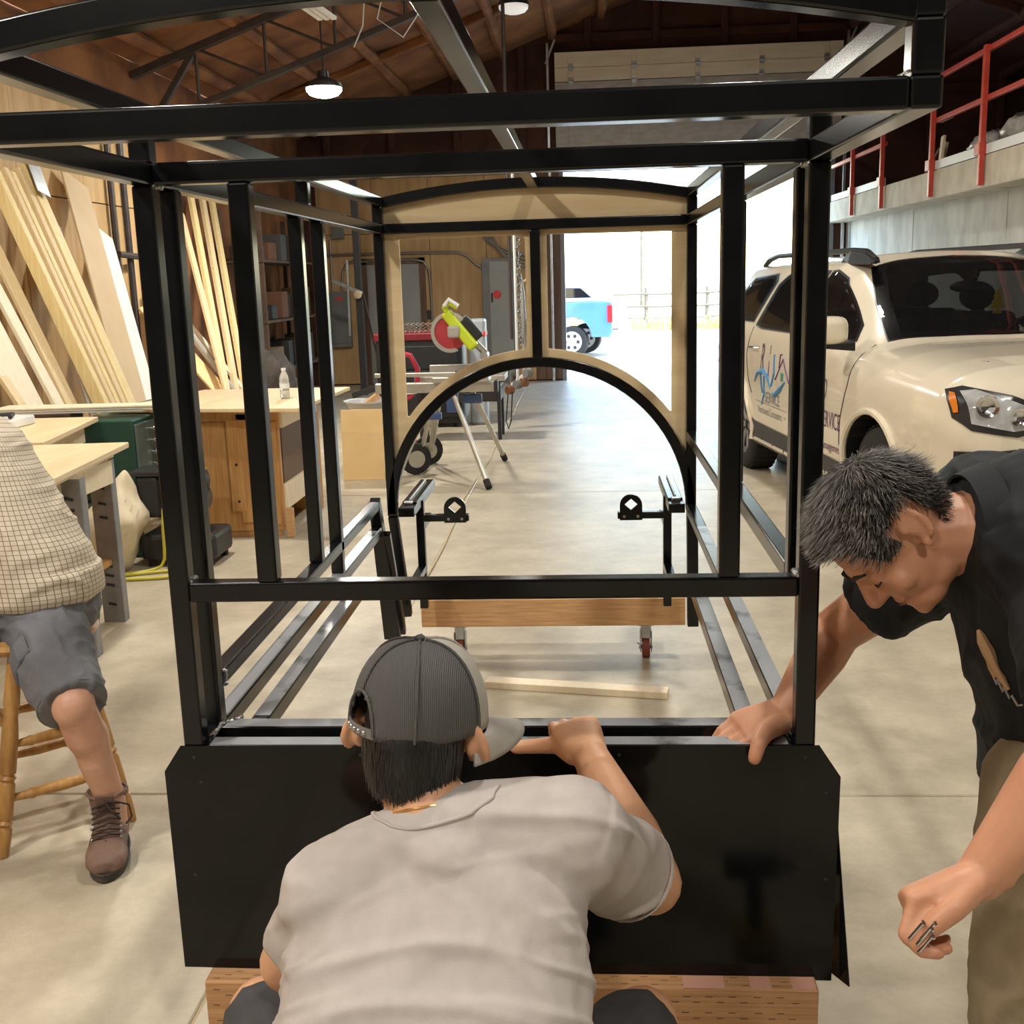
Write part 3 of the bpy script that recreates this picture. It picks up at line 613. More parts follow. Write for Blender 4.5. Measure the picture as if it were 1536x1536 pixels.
# roof rails, lower cladding, door lines
for sgn in (-1, 1):
    pts = [(-.98, .0), (-1.15, .055), (-1.4, .075), (-3.2, .075), (-3.45, .05), (-3.6, 0)]
    MB().tube([sp(u, sgn*.60, 1.705+dz) for u, dz in pts], [.025, .028, .02, .02, .025, .02], 8).build('roof_rail', BTRIM, sv, smooth=True)
    MB().loft([[sp(u, sgn*v, z) for v, z in ((.59, 1.69), (.66, 1.68), (.64, 1.70+h), (.60, 1.705+h))] for u, h in ((-.92, .005), (-1.1, .055), (-1.35, .075), (-1.5, .03))]).build('rail_foot', BTRIM, sv, .006)
    overlay('sill_cladding', mat('grey_cladding', (.05, .05, .052), .6), [dense([(-.46, .30), (-.44, .44), (-.9, .455), (-2.5, .475), (-2.57, .5), (-2.57, .30)])], sidefn(sgn), .006, sv)
    for u0, u1, pt in ((0, 0, [(-.42, 1.19), (-.40, .95), (-.47, .72), (-.5, .46)]), (0, 0, [(-1.49, 1.2), (-1.48, .9), (-1.5, .46)]), (0, 0, [(-2.68, 1.22), (-2.72, 1.0), (-2.62, .8), (-2.5, .7)])):
        MB().tube([sp(u, sgn*(side_v(u, z)+.001), z) for u, z in [(pt[i][0]+(pt[i+1][0]-pt[i][0])*t, pt[i][1]+(pt[i+1][1]-pt[i][1])*t) for i in range(len(pt)-1) for t in (0, .25, .5, .75)]+[pt[-1]]], .004, 5).build('door_gap', BTRIM, sv)
    for u in (-1.36, -2.47):
        MB().tube([sp(u-.1, sgn*(side_v(u, 1.07)), 1.06), sp(u-.08, sgn*(side_v(u, 1.07)+.03), 1.06), sp(u+.06, sgn*(side_v(u, 1.07)+.03), 1.065), sp(u+.08, sgn*side_v(u, 1.07), 1.065)], .014).build('door_handle', CHR, sv, smooth=True)
    # mirrors
    mr = MB(); mr.loft([[sp(-.50+dx, sgn*(1.09+.125*math.copysign(abs(math.cos(t))**.55, math.cos(t))*k), 1.275+.10*math.copysign(abs(math.sin(t))**.55, math.sin(t))*k*(1 if math.sin(t) > 0 else .85)) for t in [2*pi*i/24 for i in range(24)]] for dx, k in ((0, .92), (.01, 1.0), (.07, .98), (.12, .8), (.15, .4))])
    mr.build('wing_mirror', CREAMP, sv, 0, 2, 1.2)
    MB().loft([[sp(u_, sgn*v_, z_) for u_, v_, z_ in q] for q in (((-.36, .945, 1.16), (-.56, .945, 1.16), (-.56, .945, 1.21), (-.36, .945, 1.22)), ((-.40, 1.2, 1.185), (-.49, 1.2, 1.185), (-.49, 1.2, 1.20), (-.40, 1.2, 1.20)))]).build('mirror_stalk', BTRIM, sv, .006)
    # fender flare
    for uu in (0, -3.02):
        fl_ = []
        for i in range(25):
            a = -.12+(pi+.24)*i/24; uq, zq = uu+.462*math.cos(a), .37+.462*math.sin(a)
            fl_.append(sp(uq, sgn*(side_v(uq, max(zq, .3))+.004), zq))
        MB().tube(fl_, .022, 8).build('wheel_arch_lip', CREAMP, sv, smooth=True)
        # liner
        MB().loft([[sp(uu+.46*math.cos(a), sgn*v, .37+.46*math.sin(a)) for a in [pi*i/16 for i in range(17)]]+[sp(uu+.47*math.cos(a), sgn*v, .37+.47*math.sin(a)) for a in [pi-pi*i/16 for i in range(17)]] for v in (.55, .97)]).build('arch_liner', BTRIM, sv)
        MB().cyl(sp(uu, sgn*.55, .37), sp(uu, sgn*.545, .37), .47, n=24).build('arch_back', BTRIM, sv)
        ax = SS*sgn; c0 = sp(uu, sgn*.69, .37)
        ty = MB(); ty.lathe([(.22, 0), (.30, .0), (.355, .015), (.372, .05), (.375, .12), (.372, .20), (.355, .235), (.30, .25), (.24, .245), (.235, .2)], c0, ax, 36); ty = ty.build('tyre', RUBBER, sv, smooth=.9)
        for k in range(40):
            a = 2*pi*k/40; d_, s_, u_ = frame_of(ax)
            rr_ = s_*math.cos(a)+u_*math.sin(a)
            MB().bar(c0+rr_*.3745+d_*.03, c0+rr_*.3745+d_*.115, .034, .009, rr_).build('tread_block', RUBBER, ty); MB().bar(c0+rr_*.3745+d_*.13, c0+rr_*.3745+d_*.22, .034, .009, rr_).build('tread_block', RUBBER, ty)
        rm = MB(); rm.lathe([(.02, .16), (.05, .2), (.06, .17), (.2, .19), (.225, .235), (.238, .24), (.24, .2), (.22, .1), (.02, .1)], c0, ax, 30); rm = rm.build('rim', mat('alloy_rim', (.42, .42, .43), .3, .9), sv, smooth=.7)
        for k in range(6):
            a = 2*pi*k/6; d_, s_, u_ = frame_of(ax); rr_ = s_*math.cos(a)+u_*math.sin(a)
            MB().bar(c0+rr_*.05+d_*.2, c0+rr_*.225+d_*.225, .05, .03, d_).build('spoke', MATS['alloy_rim'], rm, .006)
# front end: headlights, grille, lower intake
HEADL = mat('headlight_glass', (.35, .36, .37), .08, col2=(.55, .56, .57), scale=14, spec=.9)
HDARK = mat('headlight_dark', (.03, .03, .032), .25)
AMB = mat('amber_lens', (.75, .22, .02), .2, coat=.5)
def nose_pt(v, z, off=0):
    """point on the front of the car at lateral v and height z: march along u"""
    v_ = abs(v); lo_, hi_ = -.3, 1.0
    for _ in range(22):
        m_ = (lo_+hi_)/2; s = fine(section(m_))
        ok = side_v(m_, z) >= v_ and top_z(m_, v_) >= z
        if ok: lo_ = m_
        else: hi_ = m_
    return sp(lo_+off, v*(1+off*.35), z+off*.15)
def nosefn(v, z, off): return nose_pt(v, z, off)
for s in (-1, 1):
    hl = [(.875, .985), (.868, 1.03), (.80, 1.05), (.62, 1.01), (.44, .93), (.42, .84), (.60, .80), (.80, .83), (.865, .89)]
    q = [(s*a, b) for a, b in hl]
    h = overlay('headlight', HDARK, [dense(q)], nosefn, .006, sv, .04)
    overlay('headlight_lens', HEADL, [dense([(s*a, b) for a, b in [(.82, 1.025), (.76, 1.035), (.62, .98), (.46, .91), (.46, .85), (.62, .83), (.80, .865)]])], nosefn, .012, h, .04)
    overlay('turn_signal', AMB, [dense([(s*a, b) for a, b in [(.869, .98), (.86, 1.02), (.842, 1.015), (.845, .92), (.86, .915)]])], nosefn, .016, h, .03)
    for vv, zz, r in ((.735, .955, .055), (.60, .905, .045)):
        c = nose_pt(s*vv, zz, .015); MB().lathe([(.001, .0), (r*.6, .004), (r*.7, .016), (r, .02), (r*1.05, .0)], c, SF*.8-SS*(-s)*.35, 22).build('projector', CHR, h, smooth=True)
    overlay('fog_intake', HDARK, [dense([(s*.86, .60), (s*.86, .72), (s*.60, .74), (s*.55, .62)])], nosefn, .005, sv, .04)
    for zz in (.64, .665, .69, .715): MB().tube([nose_pt(s*v, zz, .012) for v in (.62, .7, .78, .85)], .006, 5).build('intake_slat', BTRIM, sv)
overlay('grille', HDARK, [dense([(-.42, .62), (-.45, .80), (-.42, .93), (.42, .93), (.45, .80), (.42, .62)])], nosefn, .006, sv, .06)
for zz in (.68, .74, .80, .86): MB().tube([nose_pt(v, zz, .018) for v in (-.4, -.2, 0, .2, .4)], .012, 6).build('grille_bar', CHR, sv)
overlay('lower_bumper', MATS['grey_cladding'], [dense([(-.78, .32), (-.80, .46), (.80, .46), (.78, .32)])], nosefn, .006, sv, .06)
MB().tube([sp(u, -side_v(u, 1.145)+.04, 1.15) for u in (-.40, -.2, .1, .4, .6)], .003, 5).build('hood_gap', BTRIM, sv)
for s in (-1, 1): MB().tube([sp(u, s*v, top_z(u, v)+.004) for u, v in ((-.38, .25), (-.42, .0), (-.47, -.0))] if s > 0 else [sp(-.37, -.3, 1.225), sp(-.40, .3, 1.23)], .008, 6).build('wiper', BTRIM, sv, smooth=True)
# lettering on the doors (flat print)
def text_on(s, u0, z0, size, m, squeeze=1.0, name='lettering', slope=0):
    cu = bpy.data.curves.new(name, 'FONT'); cu.body = s; cu.size = size; cu.space_character = 1.0
    o = link(bpy.data.objects.new(name, cu)); dg = bpy.context.evaluated_depsgraph_get(); me = bpy.data.meshes.new_from_object(o.evaluated_get(dg)); bpy.data.objects.remove(o)
    for v in me.vertices:
        u = u0+v.co.x*squeeze; z = z0+v.co.y+slope*v.co.x
        v.co = sp(u, -(side_v(u, z)+.003), z)
    me.materials.clear(); me.materials.append(m); o = link(bpy.data.objects.new(name, me)); put(o, sv, (0, 0, 0)); return o
PUR = mat('purple_print', (.12, .03, .12), .5); BLP = mat('blue_print', (.05, .22, .45), .5); GRP = mat('grey_print', (.25, .24, .24), .5)
text_on('R', -2.30, .90, .30, PUR, .62); text_on('J', -2.08, .90, .30, PUR, .62); text_on('SERVICE', -2.12, .665, .12, GRP, .9)
text_on('Northwest Computers', -2.32, .565, .085, GRP, .8); text_on('\u2022', -1.62, .565, .085, GRP, .8); text_on('Management', -.87, .50, .085, PUR, .98)
text_on('D', -.80, .83, .19, PUR, .5); text_on('SERVICE', -.82, .650, .155, PUR, .64); text_on('2775', -3.05, 1.04, .13, GRP, .9)
def stroke(pts, r, m): MB().tube([sp(u, -(side_v(u, z)+.002), z) for u, z in pts], r, 6).build('door_graphic', m, sv)
stroke([(-1.86, .86), (-1.70, 1.02), (-1.52, .86)], .007, PUR); stroke([(-1.78, .95), (-1.78, 1.05), (-1.74, 1.05)], .006, PUR)
stroke([(-1.96, .80), (-1.9, .9), (-1.93, 1.04)], .009, BLP)
stroke([(-2.42, .80), (-2.34, .875), (-2.2, .9), (-2.06, .86), (-1.98, .78)], [.006, .018, .022, .016, .006], BLP); stroke([(-2.26, .87), (-2.22, .78), (-2.18, .73)], .008, BLP); stroke([(-2.16, .86), (-2.14, .72), (-2.2, .64)], .008, BLP)
stroke([(-1.94, .75), (-1.85, .745), (-1.72, .80), (-1.62, .86)], [.005, .02, .02, .006], BLP)
overlay('door_graphic', mat('green_print', (.03, .3, .2), .5), [dense([(-1.73, .86), (-1.67, .86), (-1.67, .92), (-1.73, .92)])], sidefn(-1), .003, sv)
stroke([(-2.36, .655), (-1.55, .648)], .003, GRP)
# ------------------------------------------------------------------ lumber leaning on the left wall
def plank(name, top, foot, w, th, m, label, grp='boards leaning on the left wall', cat='board'):
    o = MB().bar(V(foot)+V((0, 0, .012)), top, w, th, (1, 0, .4)).build(name, m, None, .003, 1); tag(o, label, cat, grp); return o
MDF = mat('tan_fibreboard', (.58, .42, .24), .6, col2=(.63, .47, .28), scale=3)
LB = [
    ('leaning_sheet', (-3.66, 7.89, 2.63), (-2.70, 6.75, 0), .40, .018, MDF, 'wide tan fibreboard panel leaning tallest on the left wall'),
    ('leaning_sheet', (-3.72, 8.49, 2.21), (-2.82, 7.31, 0), .34, .018, WHITEB, 'white panel leaning just right of the wide tan panel'),
    ('leaning_board', (-3.74, 7.49, 2.22), (-2.92, 6.49, 0), .10, .02, WHITEB, 'narrow white board, left one of the pair behind the tan panel'),
    ('leaning_board', (-3.74, 7.64, 2.22), (-2.92, 6.61, 0), .11, .02, WHITEB, 'narrow white board touching left edge of the wide tan panel'),
    ('leaning_board', (-3.74, 7.28, 2.19), (-2.92, 6.43, 0), .09, .02, WHITEB, 'white board peeping out above the yellow pine boards'),
    ('leaning_board', (-3.60, 6.92, 2.66), (-2.60, 6.72, 0), .14, .03, PINE2, 'yellow pine board, rightmost and outermost of the tilted row'),
    ('leaning_board', (-3.62, 6.78, 2.60), (-2.62, 6.57, 0), .07, .09, PINE, 'thick pine stick second from right in the tilted row'),
    ('leaning_board', (-3.62, 6.66, 2.56), (-2.62, 6.48, 0), .06, .09, PINE2, 'thin yellow pine stick third from right in the tilted row'),
    ('leaning_board', (-3.62, 6.55, 2.58), (-2.62, 6.39, 0), .06, .10, PINE, 'pine stick fourth from right in the tilted row'),
    ('leaning_board', (-3.62, 6.42, 2.55), (-2.62, 6.30, 0), .07, .10, PINE2, 'pine stick at left end of the tilted row'),
    ('leaning_board', (-3.68, 7.08, 2.44), (-2.68, 6.95, 0), .13, .022, PINE2, 'yellow board half hidden behind the tilted pine row'),
    ('leaning_board', (-3.70, 6.25, 2.30), (-2.70, 6.0, 0), .16, .03, PINE, 'broad pine board left of the tilted row'),
    ('leaning_board', (-3.70, 5.98, 2.25), (-2.66, 5.82, 0), .13, .03, PALE, 'pale board with dark gap beside it, left wall'),
    ('leaning_sheet', (-3.70, 5.66, 2.2), (-2.70, 5.48, 0), .36, .02, PALE, 'pale wide panel at the left picture edge above papers'),
    ('leaning_board', (-3.66, 5.44, 1.9), (-2.58, 5.40, 0), .10, .03, PINE, 'short pine board at the left picture edge'),
    ('leaning_board', (-3.70, 10.97, 2.71), (-2.75, 9.0, 0), .10, .045, PINE2, 'long pine stud seen between frame posts, left of three'),
    ('leaning_board', (-3.70, 11.36, 2.72), (-2.75, 9.28, 0), .10, .045, PINE, 'long pine stud seen between frame posts, middle of three'),
    ('leaning_board', (-3.70, 11.71, 2.70), (-2.75, 9.58, 0), .10, .045, PINE2, 'long pine stud seen between frame posts, right of three'),
    ('leaning_board', (-3.70, 10.60, 2.5), (-2.62, 8.75, 0), .12, .03, PINE, 'reddish board leaning in front of the pine studs'),
    ('leaning_board', (-3.66, 9.75, 1.62), (-2.5, 9.9, 0), .09, .03, PALE, 'short pale board leaning flatter beneath the studs'),
    ('leaning_sheet', (-3.66, 9.2, 1.5), (-2.55, 9.45, 0), .36, .02, PLYE, 'short plywood offcut leaning flatter beneath the studs'),
]
for n_, t_, f_, w_, h_, m_, l_ in LB: plank(n_, t_, f_, w_, h_, m_, l_)
cp = MB().bar((-3.57, 6.95, 2.72), (-3.45, 6.86, 2.42), .18, .006, (1, 0, .4)).build('steel_bracket', ZINC); tag(cp, 'bent grey steel bracket on top of the pine boards', 'bracket')
tb_ = MB().tube([(-2.6, 9.7, .03), (-3.6, 9.35, 1.7)], .035, 10).build('grey_pipe', mat('grey_pvc', (.42, .41, .39), .4), smooth=True); tag(tb_, 'grey plastic pipe leaning across the short boards', 'pipe')
# dark storage rack with junk farther along the left wall
rk = thing('storage_rack', 'dark storage rack with shelves against brown left wall', 'rack', (-3.4, 13.4, 0))
DKW = mat('dark_rack_wood', (.06, .035, .02), .8, col2=(.1, .06, .035), scale=5)
for y in (11.9, 13.4, 14.9):
    for x in (-3.7, -3.2): bx('upright', DKW, rk, x-.03, x+.03, y-.03, y+.03, 0, 2.6, .004, 1)
for z in (.55, 1.2, 1.95): bx('shelf', DKW, rk, -3.74, -3.16, 11.85, 14.95, z, z+.03, .003, 1)
rj = random.Random(11); JM = [mat('junk_rust', (.14, .06, .03), .8), mat('junk_grey', (.07, .065, .065), .7), mat('junk_tan', (.16, .10, .05), .8), mat('junk_black', (.02, .02, .02), .6)]
JN = ['rust brown', 'dull grey', 'tan', 'black']; OR_ = ['nearest the camera', 'second from the camera', 'third from the camera', 'fourth from the camera', 'farthest back']
for z, sn in ((.58, 'lowest'), (1.23, 'middle'), (1.98, 'top')):
    y = 12.0
    for k in range(5):
        w_ = rj.uniform(.2, .4); h_ = rj.uniform(.12, .4); c_ = (k+int(z*2)) % 4
        b_ = MB().box(-3.65+rj.uniform(0, .1), -3.25, y, y+w_, z+.002, z+h_).build('storage_box', JM[c_], None, .012, 2)
        tag(b_, '%s box on the %s shelf of dark rack, %s' % (JN[c_], sn, OR_[k]), 'box', 'boxes on the dark rack')
        y += w_+rj.uniform(.2, .36)
for i, (y, x) in enumerate([(8.75, -3.7), (8.95, -3.66), (9.1, -3.7)]):
    o = MB().tube([(x, y, .02), (x, y, 2.0+.25*i), (x, y, 3.3)], .03-.005*i, 8).build('wall_pipe', IRON, smooth=True); tag(o, ['dark wall pipe nearest the white leaning panel', 'dark wall pipe in the middle of three beside lumber', 'thin dark wall pipe nearest the storage rack'][i], 'pipe', 'wall pipes beside the lumber')
o = MB().tube([(-3.66, 8.7, 2.0), (-3.6, 9.0, 1.98), (-3.6, 9.2, 2.0)], .03, 8).build('pipe_elbow', IRON, smooth=True); tag(o, 'dark pipe elbow joining the wall pipes', 'pipe')
# rags and old tools heaped at the far end of the lumber
o = MB().ell((-2.8, 10.6, .46), (.28, .4, .46), n=40, m=26).build('rag_heap', mat('grey_rags', (.03, .026, .022), .9, col2=(.07, .055, .045), scale=8, bump=.6))
for v in o.data.vertices: v.co += v.co.normalized()*(.12*noise.noise(v.co*4)+.10*noise.noise(v.co*11)); v.co.z = max(v.co.z, 0)
shade(o, 3); tag(o, 'heap of grey rags and gear below the storage rack', 'rags')
# ------------------------------------------------------------------ benches
def tabletop(parent, name, poly, z0, z1, m, bev=.004): return MB().prism(poly, lambda a, b: V((a, b, z0)), lambda a, b: V((a, b, z1))).build(name, m, parent, bev)
b1 = thing('workbench', 'plywood topped workbench with slotted steel leg behind seated man', 'workbench', (-1.8, 2.9, 0))
tabletop(b1, 'top', [(-1.405, 2.371), (-1.525, 3.468), (-2.35, 3.40), (-2.35, 2.371)], .872, .9, PLYH)
tabletop(b1, 'under_top', [(-1.47, 2.40), (-1.58, 3.40), (-2.3, 3.36), (-2.3, 2.40)], .835, .866, PALE)
bx('apron', PALE, b1, -2.2, -1.53, 2.62, 2.66, .72, .835, .003); bx('apron', PALE, b1, -1.58, -1.55, 2.66, 3.3, .72, .835, .003)
SLOT = mat('slotted_grey_steel', (.23, .235, .245), .45, .6, (.3, .3, .31), 10)
for x, y in ((-1.52, 2.75), (-2.25, 2.5), (-2.25, 3.3), (-1.62, 3.3)):
    l = MB().box(x-.055, x+.055, y, y+.006, 0, .835).box(x+.049, x+.055, y+.006, y+.06, 0, .835).build('leg', SLOT, b1, .002, 1)
    for i, z in enumerate((.75, .70, .62, .55, .30, .25, .2, .1)):
        MB().bar((x-.02, y-.003, z), (x+.02, y-.003, z-.008), .012, .004, (0, 1, 0)).build('slot', DARKP, l)
bx('gusset_plate', DARKP, b1, -1.68, -1.56, 2.74, 2.75, .45, .72, .003); bx('lower_shelf', OAK, b1, -2.2, -1.6, 2.6, 3.3, .30, .33, .004)
for z in (.335, ):
    o = bx('wooden_offcut', OAK, None, -2.0, -1.62, 2.7, 3.1, .331, .50, .005); tag(o, 'brown wooden block on lower shelf of nearest workbench', 'wood block')
b2 = thing('workbench', 'plywood topped workbench carrying papers and plastic below the lumber', 'workbench', (-2.7, 4, 0))
tabletop(b2, 'top', [(-2.2, 4.64), (-2.0, 3.52), (-3.4, 3.46), (-3.45, 4.6)], .87, .9, PLYH)
bx('apron', PALE, b2, -2.26, -2.23, 3.75, 4.5, .76, .87, .003); bx('apron', PALE, b2, -3.3, -2.26, 3.66, 3.7, .76, .87, .003)
for x, y in ((-2.3, 3.72), (-3.3, 3.72), (-2.3, 4.45), (-3.3, 4.45)): bx('leg', PINE, b2, x-.045, x+.045, y-.045, y+.045, 0, .87, .004)
o = MB().box(-3.1, -2.45, 3.9, 4.35, .901, .955).build('plastic_box_lid', mat('clear_sheet', (.62, .66, .68), .15, col2=(.75, .77, .78), scale=5), None, .01); tag(o, 'pale translucent plastic tray on bench below the lumber', 'tray')
o = MB().tube([(-3.0, 3.95, .962), (-2.8, 4.1, .985), (-2.62, 4.15, .975), (-2.5, 4.2, .975), (-2.47, 4.1, .968)], .012).build('black_strap', DARKP, smooth=True); tag(o, 'black strap lying over the plastic tray', 'strap')
# thin sheets stacked between the benches
for i in range(3):
    o = MB().prism([(-2.95, 4.75), (-2.0+.1*i, 4.85), (-2.1+.08*i, 5.02-.01*i), (-2.95, 5.0)], lambda a, b: V((a, b, .905+.014*i)), lambda a, b: V((a, b, .917+.014*i))).build('thin_sheet', WHITEB if i < 2 else PALE, None, .002, 1)
    tag(o, ['thin white sheet at the bottom of the flat stack by the lumber', 'thin white sheet in the middle of the flat stack by the lumber', 'pale sheet on top of the flat stack by the lumber'][i], 'sheet', 'flat stack of thin sheets')
sup = bx('sheet_stand', DKW, None, -2.9, -2.45, 4.78, 4.98, 0, .904, .004); tag(sup, 'dark wooden stand under the flat stack of thin sheets', 'stand')
# green steel unit with bolt pegs
GRN = mat('dark_green_steel', (.012, .055, .038), .4, col2=(.02, .075, .052), scale=5, spec=.5)
GRN2 = mat('grey_green_steel', (.12, .17, .16), .35, .5, (.17, .22, .21), 8)
gu = thing('steel_cabinet', 'dark green steel machine base with rows of bolts', 'machine base', (-2.2, 4.9, 0))
bx('body', GRN, gu, -2.4, -2.0, 4.66, 6.0, .36, .87, .01); bx('end_plate', GRN2, gu, -2.0, -1.985, 4.68, 5.35, .38, .84, .004)
bx('base_rail', GRN2, gu, -2.4, -1.93, 4.62, 6.0, .30, .36, .006)
for x in (-2.35, -2.05):
    for y in (4.7, 5.9): bx('foot', GRN, gu, x-.03, x+.03, y-.03, y+.03, 0, .30, .004)
for j in range(2):
    for i in range(4):
        MB().cyl((-1.985, 4.9+.17*j, .79-.075*i), (-1.955, 4.9+.17*j, .79-.075*i), .013, n=10).build('bolt', CHR, gu, .002, 1)
for z in (.5, .7): MB().cyl((-2.0, 4.72, z), (-1.99, 4.72, z), .012, n=8).build('bolt', CHR, gu)
o = bx('plywood_crate', PLYH, None, -1.92, -1.80, 5.05, 5.6, .0, .34, .004); tag(o, 'low plywood box standing beside green machine base', 'box')
# cabinet bench with oak doors and the water bottle
b3 = thing('cabinet_bench', 'oak cabinet bench with overhanging plywood top', 'workbench', (-1.5, 5.7, 0))
tabletop(b3, 'top', [(-2.32, 5.06), (-1.012, 4.87), (-.97, 6.26), (-2.1, 6.3)], .874, .9, PLYH)
bx('carcass', OAK, b3, -1.78, -1.24, 5.2, 5.24, .04, .872, .004)
for x0, x1 in ((-1.765, -1.60), (-1.42, -1.255)): bx('panel', OAK, b3, x0, x1, 5.19, 5.2, .08, .78, .004)
bx('stile', OAK, b3, -1.585, -1.49, 5.175, 5.2, .18, .80, .006); bx('stile', OAK, b3, -1.52, -1.435, 5.18, 5.2, .10, .84, .006)
bx('rail', OAK, b3, -1.775, -1.245, 5.18, 5.2, .79, .87, .006)
for z in (.25, .5): MB().cyl((-1.53, 5.175, z), (-1.53, 5.168, z), .009, n=10).build('screw', CHR, b3)
bx('side_apron', PALE, b3, -1.25, -1.22, 5.24, 6.2, .73, .872, .004); bx('side_panel', mat('brown_hardboard', (.14, .07, .03), .6), b3, -1.27, -1.25, 5.3, 6.1, .34, .73, .004)
bx('side_rail', PALE, b3, -1.25, -1.22, 5.24, 6.2, .18, .35, .004); bx('leg', OAK, b3, -1.27, -1.21, 6.12, 6.2, 0, .73, .004); bx('leg', FIR, b3, -1.22, -1.17, 5.16, 5.2, 0, .2, .004)
bx('back_panel', OAK, b3, -1.78, -1.3, 6.1, 6.14, .0, .872, .004); bx('side_panel', OAK, b3, -1.78, -1.75, 5.24, 6.1, 0, .872, .004); bx('plinth', OAK, b3, -1.76, -1.26, 5.21, 5.25, 0, .04, .003)
PET = mat('clear_bottle_plastic', (.72, .75, .75), .08, spec=.7, trans=.6)
wb_ = thing('water_bottle', 'clear plastic water bottle on plywood bench top', 'bottle', (-1.254, 5.48, .9))
MB().lathe([(.001, .001), (.028, .001), (.033, .012), (.033, .05), (.031, .055), (.033, .06), (.033, .11), (.031, .118), (.033, .126), (.028, .155), (.014, .182), (.013, .19), (.001, .19)], (-1.254, 5.48, .901), n=24).build('body', PET, wb_, smooth=True)
MB().lathe([(.001, .19), (.016, .19), (.016, .206), (.001, .208)], (-1.254, 5.48, .901), n=20).build('cap', WHITEP, wb_, smooth=.5); MB().lathe([(.0338, .07), (.0338, .105)], (-1.254, 5.48, .901), n=24).build('paper_label', WHITEP, wb_, smooth=True)
# dust bag, black saw motor, yellow cable
bag = MB().ell((-2.05, 4.32, .30), (.17, .2, .31), n=30, m=22).build('body', mat('cream_cloth', (.66, .56, .38), .85, col2=(.76, .67, .5), scale=6, bump=.25))
for v in bag.data.vertices:
    t = v.co.z/.6; k_ = 1 if t < .55 else max(.42, 1-(t-.55)*1.7)
    v.co.x = v.co.x*k_+.16*max(0, t-.4); v.co.y = v.co.y*k_+.08*max(0, t-.5); v.co += V((v.co.x, v.co.y, 0)).normalized()*(.035*math.exp(-(noise.noise(V((math.atan2(v.co.y, v.co.x)*2.2+v.co.z*3, v.co.z*2.5, 1)))/.2)**2)+.03*noise.noise(v.co*5)-.015)
    v.co.z = max(0, v.co.z)
shade(bag, 3); bag.name = 'dust_bag'; tag(bag, 'cream cloth dust bag slumped on floor under benches', 'dust bag')
ms = thing('black_saw', 'black power saw lying on floor behind the dust bag', 'power saw', (-1.7, 4.55, 0))
bx('motor_block', DARKP, ms, -1.93, -1.78, 4.42, 4.62, .30, .56, .03); bx('base', DARKP, ms, -1.92, -1.45, 4.4, 4.75, .04, .20, .03); MB().cyl((-1.78, 4.52, .42), (-1.5, 4.52, .40), .075, .06, 20).build('motor', mat('black_motor', (.03, .03, .032), .3), ms, .01); bx('top_plate', MATS['black_motor'], ms, -1.95, -1.76, 4.40, 4.64, .56, .59, .008)
MB().cyl((-1.66, 4.45, .5), (-1.66, 4.62, .5), .14, n=24).build('blade_guard', mat('dark_guard', (.05, .05, .052), .3, .5), ms, .01); MB().tube([(-1.76, 4.5, .57), (-1.7, 4.5, .62), (-1.55, 4.5, .60), (-1.5, 4.5, .45)], .018).build('handle', DARKP, ms, smooth=True)
MB().ell((-1.70, 4.38, .24), (.05, .05, .05)).build('chrome_knob', CHR, ms, smooth=True)
for x, y in ((-1.86, 4.44), (-1.5, 4.44), (-1.86, 4.7), (-1.5, 4.7)): bx('foot', RUBBER, ms, x-.02, x+.02, y-.02, y+.02, .0, .05, .004)
o = MB().bar((-2.15, 4.82, .035), (-1.62, 4.86, .035), .09, .07).build('pallet_block', PALE, None, .004); tag(o, 'pale wooden block on floor beside the yellow cable', 'wood block')
YEL = mat('yellow_rubber', (.62, .56, .08), .45)
o = MB().tube([(-1.5, 4.55, .58), (-1.58, 4.36, .62), (-1.70, 4.3, .5), (-1.73, 4.3, .25), (-1.72, 4.3, .05), (-1.78, 4.3, .012), (-1.9, 4.22, .012), (-2.1, 4.12, .012), (-2.0, 4.16, .012), (-1.8, 4.24, .012), (-1.62, 4.3, .012), (-1.5, 4.27, .012), (-1.52, 4.18, .012), (-1.7, 4.1, .012), (-1.95, 4.08, .012), (-2.2, 4.05, .012)], .011, 8).build('extension_cable', YEL)
sm = o.modifiers.new('s', 'SUBSURF'); sm.levels = 1; sm.render_levels = 1; shade(o, 3); tag(o, 'yellow extension cable looped on floor below benches', 'cable')
# ------------------------------------------------------------------ back wall fittings
GREYM = mat('grey_enamel', (.17, .175, .17), .45, col2=(.2, .205, .2), scale=4); GREYL = mat('grey_door_paint', (.30, .31, .29), .5, col2=(.35, .36, .34), scale=2)
d1 = struct(bx('door_1', GREYL, None, -2.76, -1.9, YB-.06, YB-.032, .01, 1.95, .004)); d1['label'] = 'grey hinged door with wooden trim in tan back wall'
for a in ((-2.86, -2.76, 0, 2.05), (-1.9, -1.80, 0, 2.05)): bx('door_trim', BRNW, d1, a[0], a[1], YB-.07, YB-.03, a[2], a[3], .004)
bx('door_trim', BRNW, d1, -2.86, -1.8, YB-.07, YB-.03, 1.95, 2.05, .004); MB().ell((-1.98, YB-.1, .92), (.035, .035, .035)).build('door_knob', CHR, d1, smooth=True)
RST = mat('red_sticker', (.7, .05, .04), .5)
p_ = thing('breaker_box', 'grey electrical panel with red sticker left of the door', 'electrical panel', (-3.23, YB-.1, .64))
bx('box', GREYM, p_, -3.40, -3.06, YB-.16, YB-.032, .64, 1.54, .008); bx('cover', GREYM, p_, -3.36, -3.10, YB-.172, YB-.16, .70, 1.50, .004); bx('sticker', RST, p_, -3.27, -3.17, YB-.176, YB-.172, 1.40, 1.45, .001)
p_ = thing('electrical_cabinet', 'tall grey electrical cabinet with red sticker behind the hoist', 'electrical panel', (-.6, YB-.1, .1))
